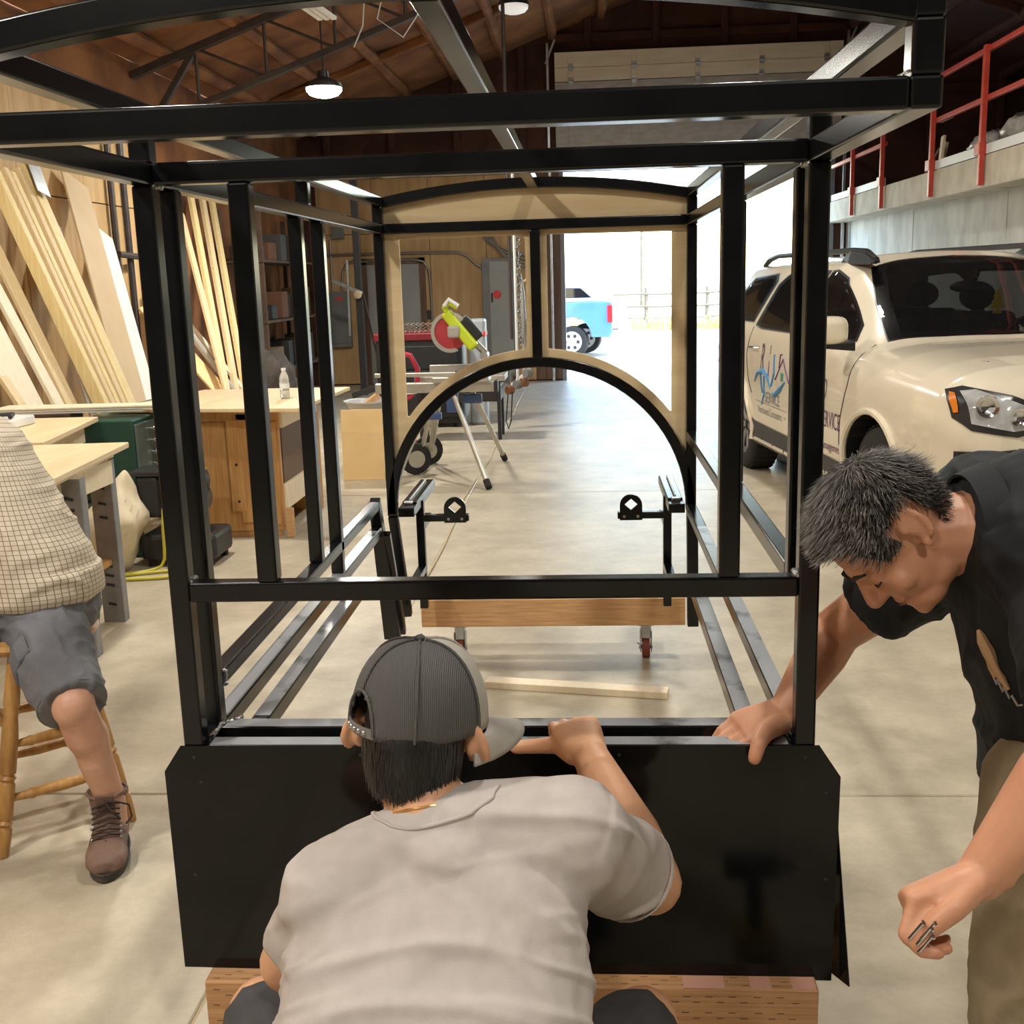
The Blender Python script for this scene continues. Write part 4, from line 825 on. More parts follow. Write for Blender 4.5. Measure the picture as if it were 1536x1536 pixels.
bx('box', GREYM, p_, -.86, -.34, YB-.2, YB-.036, .1, 2.0, .008); bx('cover', GREYL, p_, -.74, -.37, YB-.215, YB-.2, .15, 1.95, .004); MB().cyl((-.62, YB-.217, 1.42), (-.62, YB-.215, 1.42), .07, n=20).build('sticker', RST, p_); bx('latch', DARKP, p_, -.72, -.69, YB-.23, YB-.215, 1.3, 1.45, .003)
bx('foot', GREYM, p_, -.8, -.4, YB-.19, YB-.06, 0, .1, .004)
p_ = thing('junction_box', 'small grey junction box high on the tan back wall', 'junction box', (-3.2, YB-.08, 2.4)); bx('box', GREYM, p_, -3.3, -3.1, YB-.12, YB-.032, 2.38, 2.58, .006); bx('lid', GREYM, p_, -3.28, -3.12, YB-.13, YB-.12, 2.4, 2.56, .003)
CND = mat('conduit_steel', (.34, .32, .29), .4, .8)
def conduit(label, pts, r=.022):
    o = MB().tube(pts, r, 8).build('conduit', CND, smooth=True); tag(o, label, 'conduit', 'conduits on the back wall'); return o
Yc = YB-.075
conduit('upper straight steel conduit running across the tan back wall', [(-3.55, Yc, 2.13), (-1.7, Yc, 2.12), (-1.25, Yc, 2.11), (-1.1, Yc, 2.05), (-.95, Yc, 1.9), (-.87, Yc, 1.86)])
conduit('lower steel conduit bending down beside the grey door', [(-3.0, Yc, 2.0), (-2.6, Yc, 2.02), (-2.0, Yc, 2.02), (-1.82, Yc, 1.98), (-1.74, Yc, 1.85), (-1.72, Yc, 1.6), (-1.71, Yc, .5)])
conduit('steel conduit curving into the left electrical panel', [(-2.95, Yc, 2.03), (-3.08, Yc, 1.98), (-3.16, Yc, 1.85), (-3.18, Yc, 1.56)])
conduit('short vertical conduit left end of the electrical panel', [(-3.34, Yc, 1.54), (-3.34, Yc, 2.35)], .018)
for i in range(4): conduit(['upper', 'second', 'third', 'lowest'][i]+' of four conduits sweeping down to the tall cabinet', [(-1.0+.07*i, Yc-.03*i, 2.9), (-.95+.07*i, Yc-.03*i, 2.5), (-.75+.05*i, Yc-.03*i, 2.25-.03*i), (-.4, Yc-.03*i, 2.1-.06*i), (.0, Yc-.03*i, 1.98-.06*i)], .018)
o = bx('light_switch', DARKP, None, -1.8, -1.74, YB-.06, YB-.034, 1.05, 1.2, .004); tag(o, 'dark switch box on tan wall right of the door', 'switch')
# steel post standing free before the back wall
o = MB().box(-2.62, -2.52, 14.72, 14.82, 0, roofz(-2.57)-.9).build('steel_post', mat('dark_steel_post', (.06, .06, .065), .35, .5), None, .006); tag(o, 'dark square steel post standing before the tan back wall', 'post')
o = thing('lever_arm', 'pale folding lever arm fixed on the dark steel post', 'lever', (-2.5, 14.6, 1.6))
MB().bar((-2.95, 14.68, 1.72), (-2.5, 14.66, 1.52), .05, .05).build('arm', ZINC, o); MB().bar((-2.72, 14.66, .9), (-2.7, 14.66, 2.0), .03, .03).build('rod', ZINC, o); MB().cyl((-2.56, 14.6, 1.5), (-2.56, 14.7, 1.5), .06).build('pivot', CHR, o); MB().bar((-2.5, 14.68, 1.5), (-2.2, 14.6, .02), .03, .03).build('stay', IRON, o)
# ------------------------------------------------------------------ mitre saw on its folding stand
st = thing('saw_stand', 'folding saw stand with splayed grey legs and two wheels', 'saw stand', (-.35, 7.45, 0))
ALU = mat('aluminium', (.48, .46, .41), .4, .8, (.56, .54, .49), 8); BLUS = mat('blue_steel', (.05, .09, .22), .4)
MB().bar((-1.0, 7.45, .77), (.02, 7.45, .77), .1, .085).build('beam', ALU, st, .006); bx('beam_end', DARKP, st, .02, .05, 7.39, 7.51, .72, .82, .006)
bx('mount', BLUS, st, -.39, -.29, 7.37, 7.43, .56, .74, .008); bx('mount', BLUS, st, -.26, -.10, 7.5, 7.56, .62, .70, .008); bx('foot_lock', BLUS, st, -.62, -.44, 7.38, 7.44, .50, .56, .008)
for a, b in (((-.33, 7.38, .72), (0.0, 6.77, .03)), ((-.18, 7.52, .72), (.03, 8.19, .03)), ((-.52, 7.38, .70), (-.79, 7.02, .03)), ((-.45, 7.5, .72), (-.67, 8.25, .03))):
    l = MB().cyl(a, b, .021, n=12).build('leg', ALU, st, smooth=True); d = (V(b)-V(a)).normalized(); MB().cyl(V(b)-d*.06, V(b)+d*.015, .028, n=12).build('foot', RUBBER, l)
for x, y in ((-.70, 7.55), (-.66, 8.05)):
    wh = MB().lathe([(.05, -.03), (.11, -.03), (.135, -.02), (.14, 0), (.135, .02), (.11, .03), (.05, .03)], (x, y, .14), (.45, -1, 0), 26).build('wheel', RUBBER, st, smooth=.8); MB().lathe([(.001, -.034), (.075, -.034), (.08, -.02), (.08, .02), (.075, .034), (.001, .034)], (x, y, .14), (.45, -1, 0), 18).build('hub', ALU, wh, smooth=.6)
MB().cyl((-.70, 7.55, .14), (-.66, 8.05, .14), .012).build('axle', STEEL, st)
for x, y in ((-.70, 7.60), (-.66, 8.0)): MB().bar((x+.03, y, .14), (-.5, 7.45, .7), .03, .03).build('wheel_strut', ALU, st)
sw_ = thing('mitre_saw', 'mitre saw with lime green handle and red blade on stand', 'mitre saw', (-.28, 7.45, .81))
LIME = mat('lime_plastic', (.55, .68, .02), .4); REDB = mat('red_blade_guard', (.42, .04, .06), .35, col2=(.5, .06, .08), scale=6); GRYP = mat('grey_guard', (.40, .38, .36), .4)
bx('base', ALU, sw_, -.5, -.02, 7.32, 7.62, .815, .865, .01); bx('fence', ALU, sw_, -.55, .02, 7.58, 7.62, .865, .95, .006); MB().cyl((-.2, 7.47, .865), (-.2, 7.47, .90), .13, n=26).build('turntable', DARKP, sw_, .006); bx('rail', ALU, sw_, -1.0, -.1, 7.4, 7.44, .865, .90, .006)
bc = V((-.34, 7.42, 1.23)); ax_ = V((.25, 1, .05))
d_, s_, u_ = frame_of(ax_); 
MB().cyl(bc-d_*.004, bc+d_*.004, .15, n=36).build('blade', REDB, sw_)
gd_ = []
def fan(r, off, a0, a1, n=22): return [bc+d_*off]+[bc+d_*off+(s_*math.cos(a0+(a1-a0)*i/n)+u_*math.sin(a0+(a1-a0)*i/n))*r for i in range(n+1)]
gA = math.radians(60); gB = math.radians(300)
MB().loft([[bc+d_*o_+(s_*math.cos(a)+u_*math.sin(a))*r for r, o_ in ((.135, -.02), (.168, -.02), (.168, .02), (.135, .02))] for a in [math.radians(40+250*i/30) for i in range(31)]]).build('blade_guard', GRYP, sw_, .003, 1, .8)
MB().bar(V((-.37, 7.40, 1.40)), V((-.13, 7.36, 1.10)), .09, .10, (0, -1, 0)).build('motor_arm', LIME, sw_, .02, 3); MB().bar(V((-.24, 7.42, 1.34)), V((-.10, 7.44, 1.17)), .11, .10, (0, -1, 0)).build('motor', DARKP, sw_, .02, 3)
MB().tube([(-.34, 7.38, 1.37), (-.37, 7.36, 1.44), (-.33, 7.36, 1.48), (-.26, 7.36, 1.44)], .026).build('handle', LIME, sw_, smooth=True); MB().tube([(-.37, 7.33, 1.45), (-.33, 7.33, 1.505), (-.25, 7.33, 1.45)], .018).build('grip', WHITEP, sw_, smooth=True)
MB().box(-.35, -.25, 7.29, 7.35, 1.19, 1.29).build('gear_cover', GRYP, sw_, .02, 3); MB().tube([(-.14, 7.42, 1.15), (-.06, 7.46, 1.06), (-.04, 7.5, .95), (-.1, 7.5, .87)], .03).build('pivot_arm', ALU, sw_, smooth=True); MB().cyl((-.06, 7.40, 1.03), (-.06, 7.56, 1.03), .035).build('pivot', STEEL, sw_)
# red and black tool box, mesh roll, red hose reel, light cart behind the saw
tx = thing('tool_chest', 'black tool chest with red top band behind mitre saw', 'tool chest', (-1.15, 11, 0))
bx('body', mat('black_enamel', (.012, .013, .016), .4), tx, -1.6, -.63, 10.7, 11.4, .05, 1.0, .02); bx('red_band', mat('deep_red_paint', (.16, .008, .016), .4), tx, -1.62, -.61, 10.68, 11.42, 1.0, 1.09, .015)
for x in (-1.5, -.73):
    for y in (10.8, 11.3): MB().cyl((x-.02, y, .03), (x+.02, y, .03), .03, n=12).build('caster', RUBBER, tx)
for i in range(3): bx('drawer', MATS['black_enamel'], tx, -1.57, -.66, 10.685, 10.7, .12+.28*i, .38+.28*i, .01)
mr_ = thing('chain_link_roll', 'short strip of silver chain-link mesh on the tool chest', 'mesh', (-1.15, 10.85, 1.09))
for i in range(16):
    x = -1.55+.055*i; MB().tube([(x, 10.8, 1.095), (x+.055, 10.78, 1.13), (x, 10.8, 1.165), (x+.055, 10.78, 1.20)], .007, 5).build('wire', CHR, mr_); MB().tube([(x+.055, 10.8, 1.095), (x, 10.78, 1.13), (x+.055, 10.8, 1.165), (x, 10.78, 1.20)], .007, 5).build('wire', CHR, mr_)
hr = thing('red_hand_truck', 'curved red tube hand truck in front of tool chest', 'hand truck', (-1.0, 9.4, 0)); RT = mat('red_tube', (.45, .02, .05), .35)
MB().tube([(-1.12, 9.4, .95), (-1.0, 9.4, .92), (-.93, 9.4, .78), (-.94, 9.4, .60), (-1.02, 9.4, .50), (-1.1, 9.4, .45), (-1.1, 9.4, .06)], .028, 10).build('frame_tube', RT, hr, smooth=True); MB().tube([(-1.3, 9.45, .06), (-1.3, 9.45, .9), (-1.2, 9.42, .95), (-1.12, 9.4, .95)], .028, 10).build('frame_tube', RT, hr, smooth=True)
MB().bar((-1.35, 9.4, .02), (-.95, 9.4, .02), .25, .02).build('toe_plate', RT, hr); MB().bar((-1.1, 9.38, .55), (-.95, 9.38, .56), .03, .06).build('cross_plate', WHITEP, hr)
ct = thing('flat_cart', 'low grey flat cart behind the saw stand', 'cart', (-.5, 9.8, 0))
bx('deck', ALU, ct, -1.0, -.05, 9.6, 10.1, .62, .68, .006); bx('lower_deck', DARKP, ct, -1.0, -.1, 9.65, 10.05, .40, .58, .02)
for x in (-.95, -.12):
    for y in (9.65, 10.05): bx('leg', DARKP, ct, x-.02, x+.02, y-.02, y+.02, 0, .62, .003)
o = bx('vent_hood', mat('white_enamel', (.38, .41, .45), .4), None, -.56, -.36, 10.9, 11.2, 0, 1.22, .03); tag(o, 'tall pale tank with red label beside the tool chest', 'tank'); bx('label_band', RST, o, -.565, -.355, 10.895, 11.205, 1.02, 1.08, .01)
# chain hoist hanging near the door
hs_ = thing('chain_hoist', 'chain hoist with bundled chains hanging near the garage door', 'hoist', (.02, 10.5, .45))
MB().cyl((-.02, 10.5, 1.0), (-.02, 10.5, roofz(0)-.3), .02, n=8).build('rail_rod', IRON, hs_); MB().cyl((.03, 10.5, .5), (.035, 10.5, 3.2), .016, n=8).build('white_rod', WHITEP, hs_)
LK = None
for i in range(46):
    z = .95+i*.028; x = .075+.012*math.sin(i*1.3); r_ = [(x+.016*math.cos(a) if i % 2 else x, 10.48+(0 if i % 2 else .016*math.cos(a)), z+.021*math.sin(a)) for a in [2*pi*k/8 for k in range(9)]]
    MB().tube(r_, .006, 5).build('chain_link', CHR, hs_)
MB().tube([(.10, 10.5, .95), (.115, 10.48, 1.2), (.105, 10.49, 1.5), (.09, 10.5, 1.72)], [.02, .035, .03, .012], 10).build('chain_bundle', mat('silver_chain', (.55, .56, .58), .35, .9, (.2, .2, .2), 160, .8), hs_, smooth=True)
for i, (x, z) in enumerate(((-.06, .44), (.03, .5), (.1, .52), (.15, .62))):
    MB().cyl((x-.03, 10.45, z), (x+.03, 10.5, z), .05, n=14).build('pulley', mat('copper_motor', (.3, .14, .07), .4, .6) if i % 2 == 0 else GREYM, hs_, .006)
    MB().bar((x, 10.5, z), (x, 10.5, z+.3+.1*i), .025, .02).build('hook_bar', CHR, hs_)
MB().bar((-.08, 10.52, .46), (.18, 10.52, .66), .06, .04).build('spreader', WHITEP, hs_, .005); MB().tube([(-.08, 10.5, .42), (-.11, 10.45, .1), (-.08, 10.4, -.0+.012), (-.05, 10.4, .1), (-.03, 10.45, .42)], .007).build('cable', DARKP, hs_, smooth=True)
MB().bar((.1, 10.5, 1.62), (.25, 10.5, 1.70), .02, .02).build('hook_bar', PALE, hs_)
# plywood sheet with a bin behind it
o = MB().bar((-1.12, 7.33, 0), (-1.12, 7.36, .605), .36, .012, (0, -1, 0)).build('plywood_offcut', PLYE, None, .003); tag(o, 'small plywood sheet standing upright on floor by the frame', 'plywood')
bn = thing('parts_bin', 'pale parts bin on a stand holding scraps', 'bin', (-1.1, 7.65, 0))
MB().lathe([(.001, .55), (.16, .55), (.21, .64), (.23, .645), (.23, .655), (.19, .65), (.14, .57), (.001, .57)], (-1.1, 7.65, 0), n=24).build('tub', mat('pale_plastic', (.55, .57, .58), .4), bn, smooth=.6); MB().cyl((-1.1, 7.65, 0), (-1.1, 7.65, .55), .09, n=14).build('stand', GREYL, bn)
o = MB().bar((-1.15, 7.62, .6), (-1.02, 7.66, .70), .1, .05).build('scrap_block', FIR, None, .004); tag(o, 'orange-brown wood scrap poking out of the bin', 'wood scrap')
o = MB().bar((-1.3, 7.9, .67), (-1.0, 7.9, .76), .06, .05).build('bin_handle', DARKP, bn)
# tan floor cable along the joint
o = MB().tube([(-.14+.02*math.sin(y*1.7), y, .009) for y in [4.0+.3*i for i in range(32)]], .006, 6).build('floor_cable', mat('tan_cable', (.5, .38, .2), .6), smooth=True); tag(o, 'tan cable lying along the floor joint toward the door', 'cable')
# folded fluorescent fixture under the ceiling
o = thing('strip_light', 'folded pale strip light hanging under the ceiling near top', 'lamp', (-1.45, 8.0, 3.9))
for i in range(3): MB().bar((-1.58+.06*i, 7.85, 3.98), (-1.44+.06*i, 8.15, 3.90), .05, .03).build('tube_cover', WHITEP, o, .006)
MB().cyl((-1.48, 8, 3.93), (-1.48, 8, roofz(-1.48)-.05), .006, n=6).build('cord', DARKP, o)

# loose white wires drooping from the truss
for i, pts in enumerate(([(-1.05, 9.6, 4.7), (-1.2, 9.6, 4.2), (-.95, 9.6, 4.02), (-.7, 9.6, 4.35)], [(-1.3, 9.62, 4.6), (-1.35, 9.62, 4.15), (-1.45, 9.62, 3.95)])):
    o = MB().tube(pts, .007, 6).build('loose_wire', WHITEP, smooth=True); tag(o, ['white wire looping below the nearer roof truss', 'white wire dangling left of the looping wire on the truss'][i], 'wire')
# ------------------------------------------------------------------ sheet panels, timber dolly, stick
pn = thing('black_metal_sheet', 'glossy black sheet metal panel held against front of frame', 'panel', (W/2, -.004, .29))
poly = [(-.006, .775), (-.042, .722), (-.040, .292), (1.262, .280), (1.267, .712), (1.226, .775)]
MB().prism(poly, lambda a, b: V((a, -.0015, b)), lambda a, b: V((a, -.0045, b))).build('sheet', SHEET, pn)
for x, z in ((.02, .752), (.03, .70), (.0, .5), (1.2, .752), (1.24, .68), (1.245, .5), (.35, .757), (.85, .757)): MB().cyl((x, -.0046, z), (x, -.0056, z), .0035, n=10).build('screw_hole', DARKP, pn)
# folded side sheet on the right
sf = MB().add([(1.222, 0.004, .76), (1.268, .004, .70), (1.268, .004, .60), (1.292, -.03, .285), (1.264, .02, .285), (1.262, .03, .7)], [(0, 1, 2, 5), (2, 3, 4, 5)])
o = sf.build('side_sheet', SHEET); sm = o.modifiers.new('s', 'SOLIDIFY'); sm.thickness = .002; tag(o, 'narrow black side sheet flaring out below right post', 'panel')
LVL = mat('laminated_timber', (.40, .20, .085), .65, col2=(.56, .32, .15), scale=4, stretch=(1.0, 30, 30), bump=.15, contrast=(.3, .7))
dl = thing('timber_dolly', 'laminated timber skid on casters under the frame front', 'dolly', (.62, .02, 0))
bx('timber', LVL, dl, .014, 1.23, -.047, .085, .155, .288, .004)
INK = mat('timber_incision', (.13, .06, .025), .8)
mk = MB(); rj2 = random.Random(5)
for i in range(150):
    x = .03+1.17*(i % 50)/50+rj2.uniform(-.004, .004); r_ = i//50
    mk.box(x, x+.014, -.0475, -.0465, .27-.035*r_-.012*(i % 2), .2715-.035*r_-.012*(i % 2))
for i in range(60):
    x = .03+1.17*i/60; mk.box(x, x+.014, -.036+.012*(i % 3), -.0345+.012*(i % 3), .2876, .2884)
o = mk.build('incision_marks', INK, dl); o['kind'] = 'stuff'
PINKS = mat('pink_stain', (.62, .33, .24), .7)
for x0, x1 in ((.97, 1.05), (1.1, 1.14), (1.18, 1.225)): bx('pink_patch', PINKS, dl, x0, x1, -.046, -.006, .2878, .2886, 0)
def caster(parent, x, y, h, m=None):
    f = bx('caster_fork', ZINC, parent, x-.022, x+.022, y-.02, y+.02, h-.075, h-.012, .004)
    bx('caster_plate', ZINC, f, x-.038, x+.038, y-.035, y+.035, h-.012, h, .003)
    for s in (-1, 1): bx('fork_cheek', ZINC, f, x+s*.024-.002, x+s*.024+.002, y-.03, y+.03, .03, h-.04, .002)
    MB().cyl((x-.017, y, .045), (x+.017, y, .045), .045, n=24).build('caster_wheel', m or mat('red_brown_rubber', (.2, .045, .03), .5), parent, .004)
    MB().cyl((x-.03, y, .045), (x+.03, y, .045), .008, n=10).build('axle', STEEL, f)
    MB().bar((x-.035, y-.03, .075), (x-.02, y-.045, .075), .014, .008).build('brake_lever', ZINC, f)
for x in (.12, 1.12): caster(dl, x, .02, .154)
rd = thing('rear_dolly', 'fir plank on casters carrying the frame rear', 'dolly', (.63, 2.67, 0))
bx('plank', FIR, rd, .06, 1.21, 2.65, 2.69, .165, .288, .004); bx('deck_board', FIR, rd, .1, 1.17, 2.69, 2.84, .250, .288, .004)
for x in (.22, 1.043): caster(rd, x, 2.72, .164)
bx('caster_block', FIR, rd, .18, .26, 2.695, 2.78, .164, .25, .003); bx('caster_block', FIR, rd, 1.0, 1.085, 2.695, 2.78, .164, .25, .003)
o = MB().bar((.366, 2.37, .015), (1.106, 2.235, .015), .07, .03).build('wooden_stick', PALE, None, .003); tag(o, 'bare pale stick of lumber lying on floor inside frame', 'lumber')
# cordless drill on the floor, seen mirrored in the panel
dr = thing('cordless_drill', 'black and yellow cordless drill standing on the floor before the panel', 'drill', (1.2, -.55, 0))
bx('battery', mat('yellow_plastic', (.6, .42, .03), .4), dr, 1.15, 1.25, -.60, -.5, .0, .06, .01); MB().cyl((1.2, -.55, .06), (1.19, -.55, .2), .022, n=14).build('grip', DARKP, dr, smooth=True)
MB().cyl((1.12, -.55, .22), (1.25, -.55, .22), .034, .03, 18).build('motor_housing', DARKP, dr, .006, 2, .8); MB().cyl((1.25, -.55, .22), (1.29, -.55, .22), .022, .014, 14).build('chuck', STEEL, dr, smooth=.8); MB().cyl((1.29, -.55, .22), (1.35, -.55, .22), .004, n=8).build('bit', STEEL, dr)
# ------------------------------------------------------------------ people: shared helpers
def skinmat(name, col, col2):
    m = mat(name, col, .48, col2=col2, scale=9, bump=.06, bscale=160, detail=4)
    b = m.node_tree.nodes['Principled BSDF']; b.inputs['Subsurface Weight'].default_value = .12; b.inputs['Subsurface Radius'].default_value = (.02, .008, .004); b.inputs['Subsurface Scale'].default_value = .3; return m
SKIN1 = skinmat('tan_skin', (.60, .31, .17), (.66, .36, .21)); SKIN2 = skinmat('ruddy_tan_skin', (.52, .24, .135), (.60, .30, .18)); SKIN3 = skinmat('light_tan_skin', (.55, .29, .19), (.62, .35, .24))
def blob(mb, name, m, parent, vox=.005, it=4, fac=.5):
    o = mb.build(name, m, parent, base=(0, 0, 0)); bake(o, [('REMESH', dict(mode='VOXEL', voxel_size=vox)), ('SMOOTH', dict(factor=fac, iterations=it))])
    for p in o.data.polygons: p.use_smooth = True
    return o
def wrinkle(o, fn):
    me = o.data; ns = [v.normal.copy() for v in me.vertices]
    for v, n_ in zip(me.vertices, ns): v.co += n_*fn(v.co+o.location*0)
    me.update()
def rnz(p, sx, sy, sz, seed=0): return noise.noise(V((p.x*sx+seed, p.y*sy, p.z*sz)))
def fold(p, sx, sy, sz, seed=0): return 1-abs(rnz(p, sx, sy, sz, seed))*2
def sfold(p, sx, sy, sz, seed=0): return math.exp(-(rnz(p, sx, sy, sz, seed)/.17)**2)
def ring(c, a, b, n=20, e=2.0):
    out = []
    for k in range(n):
        t = 2*pi*k/n; ct, st_ = math.cos(t), math.sin(t)
        out.append(c+a*(math.copysign(abs(ct)**(2/e), ct))+b*(math.copysign(abs(st_)**(2/e), st_)))
    return out
def torso_rings(stn, e=2.4): return [ring(V(c), V(a), V(b), 24, e) for c, a, b in stn]
def hand(mb, wrist, f, nrm, t, curls, thumb, sc=1.0, splay=.0, rad=.0092, tk_=1.0):
    w0 = V(wrist); f = V(f).normalized(); nrm = (V(nrm)-f*V(nrm).dot(f)).normalized(); t0 = f.cross(nrm); t = t0 if t0.dot(V(t)) > 0 else -t0
    mb.loft([ring(w0+f*(d*sc)+t*(o_*sc), t*(w_*sc), nrm*(h_*sc), 16, 2.5) for d, w_, h_, o_ in ((-.03, .029, .022, 0), (.0, .029, .021, 0), (.03, .036, .020, .003), (.06, .041, .017, .002), (.088, .041, .014, 0), (.096, .034, .009, 0))])
    tips = []
    for i, (off, ln) in enumerate(((.030, .92), (.0105, 1.0), (-.0095, .94), (-.0285, .76))):
        p = w0+f*(.084*sc)+t*(off*sc)-nrm*.001; d = (f+t*(splay*(1.5-i))).normalized(); nn = nrm.copy(); r = rad*sc*(1 if i < 3 else .88)
        mb.ell(p, (r*1.15,)*3, n=10, m=7)
        for sgl, a in zip((.045, .027, .022), curls[i]):
            d, nn = (d*math.cos(a)-nn*math.sin(a)).normalized(), (nn*math.cos(a)+d*math.sin(a)).normalized()
            q = p+d*(sgl*ln*sc); mb.cap(p, q, r, r*.9, 12, 4); p = q; r *= .92
        tips.append(p.copy())
    th = [V(x) for x in thumb]; rr_ = [.0165*sc*tk_, .0130*sc*tk_, .0112*sc*tk_, .0098*sc*tk_]
    for i in range(len(th)-1): mb.cap(th[i], th[i+1], rr_[min(i, 3)], rr_[min(i+1, 3)], 14, 5)
    return tips
def head(mb, c, u, f, sc=1.0, ears=True, eo=0.0):
    """skull, jaw, nose, brow, lips, ears; c centre of skull, u crown direction, f face direction; returns the left axis"""
    c = V(c); u = V(u).normalized(); f = (V(f)-u*V(f).dot(u)).normalized(); l = u.cross(f); ax = (l, f, u)
    P_ = lambda a, b, d: c+(l*a+f*b+u*d)*sc
    E_ = lambda p, r: mb.ell(P_(*p), tuple(x*sc for x in r), ax, 20, 14)
    E_((0, -.005, .015), (.076, .096, .098)); E_((0, .03, -.035), (.064, .066, .088)); E_((0, .055, -.095), (.042, .042, .030)); E_((0, .02, -.085), (.056, .055, .04))
    E_((0, .083, .012), (.050, .014, .016))                      # brow
    for s in (-1, 1): E_((s*.031, .078, -.012), (.017, .012, .012)); E_((s*.044, .066, -.04), (.022, .02, .022))
    mb.cap(P_(0, .092, .0), P_(0, .112, -.034), .009*sc, .014*sc); E_((0, .103, -.040), (.018, .012, .009))
    E_((0, .091, -.066), (.024, .010, .007)); E_((0, .088, -.079), (.021, .010, .008)); E_((0, .086, -.105), (.02, .014, .014))
    if ears:
        for s in (-1, 1):
            pts = []
            for k in range(15):
                a = math.radians(-70+k*17); pts.append(P_(s*(.080+eo+(.010+eo*.8)*max(0, math.cos(a+.6))), -.012-.020*math.cos(a-.3)*.9, -.012+.030*math.sin(a)+.003))
            for k in range(14): mb.cap(pts[k], pts[k+1], (.0048+eo*.25)*sc, (.0048+eo*.25)*sc, 8, 3)
            E_((s*(.078+eo*.9), -.016, -.010), (.007+eo*.55, .019, .028)); E_((s*(.077+eo*.6), .0, -.040), (.008, .008, .010))
    return l
def strands(name, m, parent, gen, n, width, seed):
    """gen(rnd) -> list of points of one strand and a side vector, or None"""
    rd_ = random.Random(seed); mb = MB(); k = 0
    while k < n:
        g_ = gen(rd_)
        if g_ is None: continue
        pts, side = g_; vs = []; L_ = len(pts)
        for i, p in enumerate(pts):
            w_ = width*(1-.75*i/(L_-1)); vs += [p-side*w_, p+side*w_]
        mb.add(vs, [(2*i, 2*i+1, 2*i+3, 2*i+2) for i in range(L_-1)]); k += 1
    me = bpy.data.meshes.new(name); me.from_pydata(mb.v, [], mb.f); me.materials.append(m)
    for p in me.polygons: p.use_smooth = True
    o = link(bpy.data.objects.new(name, me)); put(o, parent, (0, 0, 0)); o['kind'] = 'stuff'; return o
# ------------------------------------------------------------------ man crouching before the panel, seen from behind
m1 = thing('person', 'man in grey T-shirt and cap crouching with his back to the camera', 'person', (.575, -.7, 0))
B0 = V((.572, -.515, .895)); A_ = V((0, -.77, -.63)).normalized(); N_ = V((0, .63, -.77)).normalized(); X_ = V((1, 0, 0))
def tor(k=1.0, add=0.0): 
    r = []
    for s, rx, ry, dx in ((-.015, .075, .062, -.004), (.02, .125, .08, 0), (.06, .175, .098, .004), (.12, .208, .115, .004), (.20, .218, .128, 0), (.30, .214, .134, 0), (.40, .210, .138, 0), (.50, .212, .142, 0), (.58, .205, .13, 0), (.63, .17, .10, 0)):
        r.append((B0+X_*dx+A_*s+N_*ry, X_*(rx*k+add), N_*(ry*k+add)))
    return r
HC = V((.535, -.405, .985)); HU = V((.06, .10, .99)); HF = V((.12, .95, -.28))
shR, elR, wrR = V((.762, -.455, .822)), V((.893, -.288, .655)), V((.797, -.125, .806)); shL, elL = V((.425, -.535, .772)), V((.330, -.485, .632)); haL = V((.40, -.10, .50))
b = MB(); b.loft(torso_rings(tor(.9))); l_ = head(b, HC, HU, HF, 1.0, True, .012)
b.cap(HC-HU*.07-V(HF)*.02, B0+A_*.03+N_*.06, .058, .068); b.cap(B0+N_*.07, shR, .075, .075); b.cap(B0+N_*.07, shL, .07, .072)
b.cap(shR, elR, .068, .050); b.cap(elR, elR.lerp(wrR, .35), .053, .056); b.cap(elR.lerp(wrR, .35), wrR, .056, .033)
b.cap(shL, elL, .066, .048); b.cap(elL, haL+V((0, -.08, 0)), .046, .03)
hand(b, wrR, (-.30, .92, .22), (-.08, -.30, .95), (-1, 0, 0), [(.35, .95, .7), (.38, 1.0, .7), (.42, 1.0, .7), (.48, 1.0, .7)], [wrR+V((-.032, .02, -.002)), V((.735, -.052, .798)), V((.695, -.030, .786)), V((.654, -.022, .780))], 1.14, tk_=1.15)
hand(b, haL+V((0, -.08, 0)), (.1, 1, .3), (0, .2, 1), (1, 0, 0), [(.1, .2, .2)]*4, [haL+V((.03, -.07, 0)), haL+V((.05, -.04, -.01)), haL+V((.06, -.02, -.01))], .95)
hipL, hipR = V((.50, -.83, .44)), V((.65, -.83, .44)); knL, knR = V((.262, -.43, .50)), V((.872, -.42, .485)); anL, anR = V((.37, -.74, .13)), V((.78, -.74, .13))
for h_, k_, a_ in ((hipL, knL, anL), (hipR, knR, anR)):
    b.cap(h_, k_, .085, .058); b.cap(k_, k_.lerp(a_, .35), .055, .056); b.cap(k_.lerp(a_, .35), a_, .056, .036); b.cap(a_, a_+V((0, .12, -.09)), .036, .03)
bd1 = blob(b, 'body', SKIN1, m1, .0045, 5)
# T-shirt
TEE = mat('taupe_jersey', (.44, .392, .365), .85, col2=(.48, .43, .402), scale=30, bump=.12, bscale=500, detail=3)
NA = (HC-B0-N_*.06).normalized(); nb = B0+N_*.062; d_, s_, u_ = frame_of(NA)
s = MB(); s.loft(torso_rings(tor(1.0, .004))); s.loft([ring(nb+NA*t, s_*r, u_*r, 24) for t, r in ((-.06, .098), (-.04, .102), (-.02, .094), (-.002, .082), (.002, .080))]); s.cap(nb-NA*.02, shR.lerp(nb, .25), .085, .088); s.cap(nb-NA*.02, shL.lerp(nb, .25), .085, .088); s.cap(B0+A_*.06+N_*.09, shR, .085, .095); s.cap(B0+A_*.06+N_*.09, shL, .08, .086)
dR = (elR-shR).normalized(); s.cap(shR, shR+(elR-shR)*.30, .092, .084); d_, s_, u_ = frame_of(dR)
s.loft([ring(shR+(elR-shR)*t, s_*r, u_*r, 20) for t, r in ((.1, .088), (.4, .080), (.68, .077), (.72, .076))])
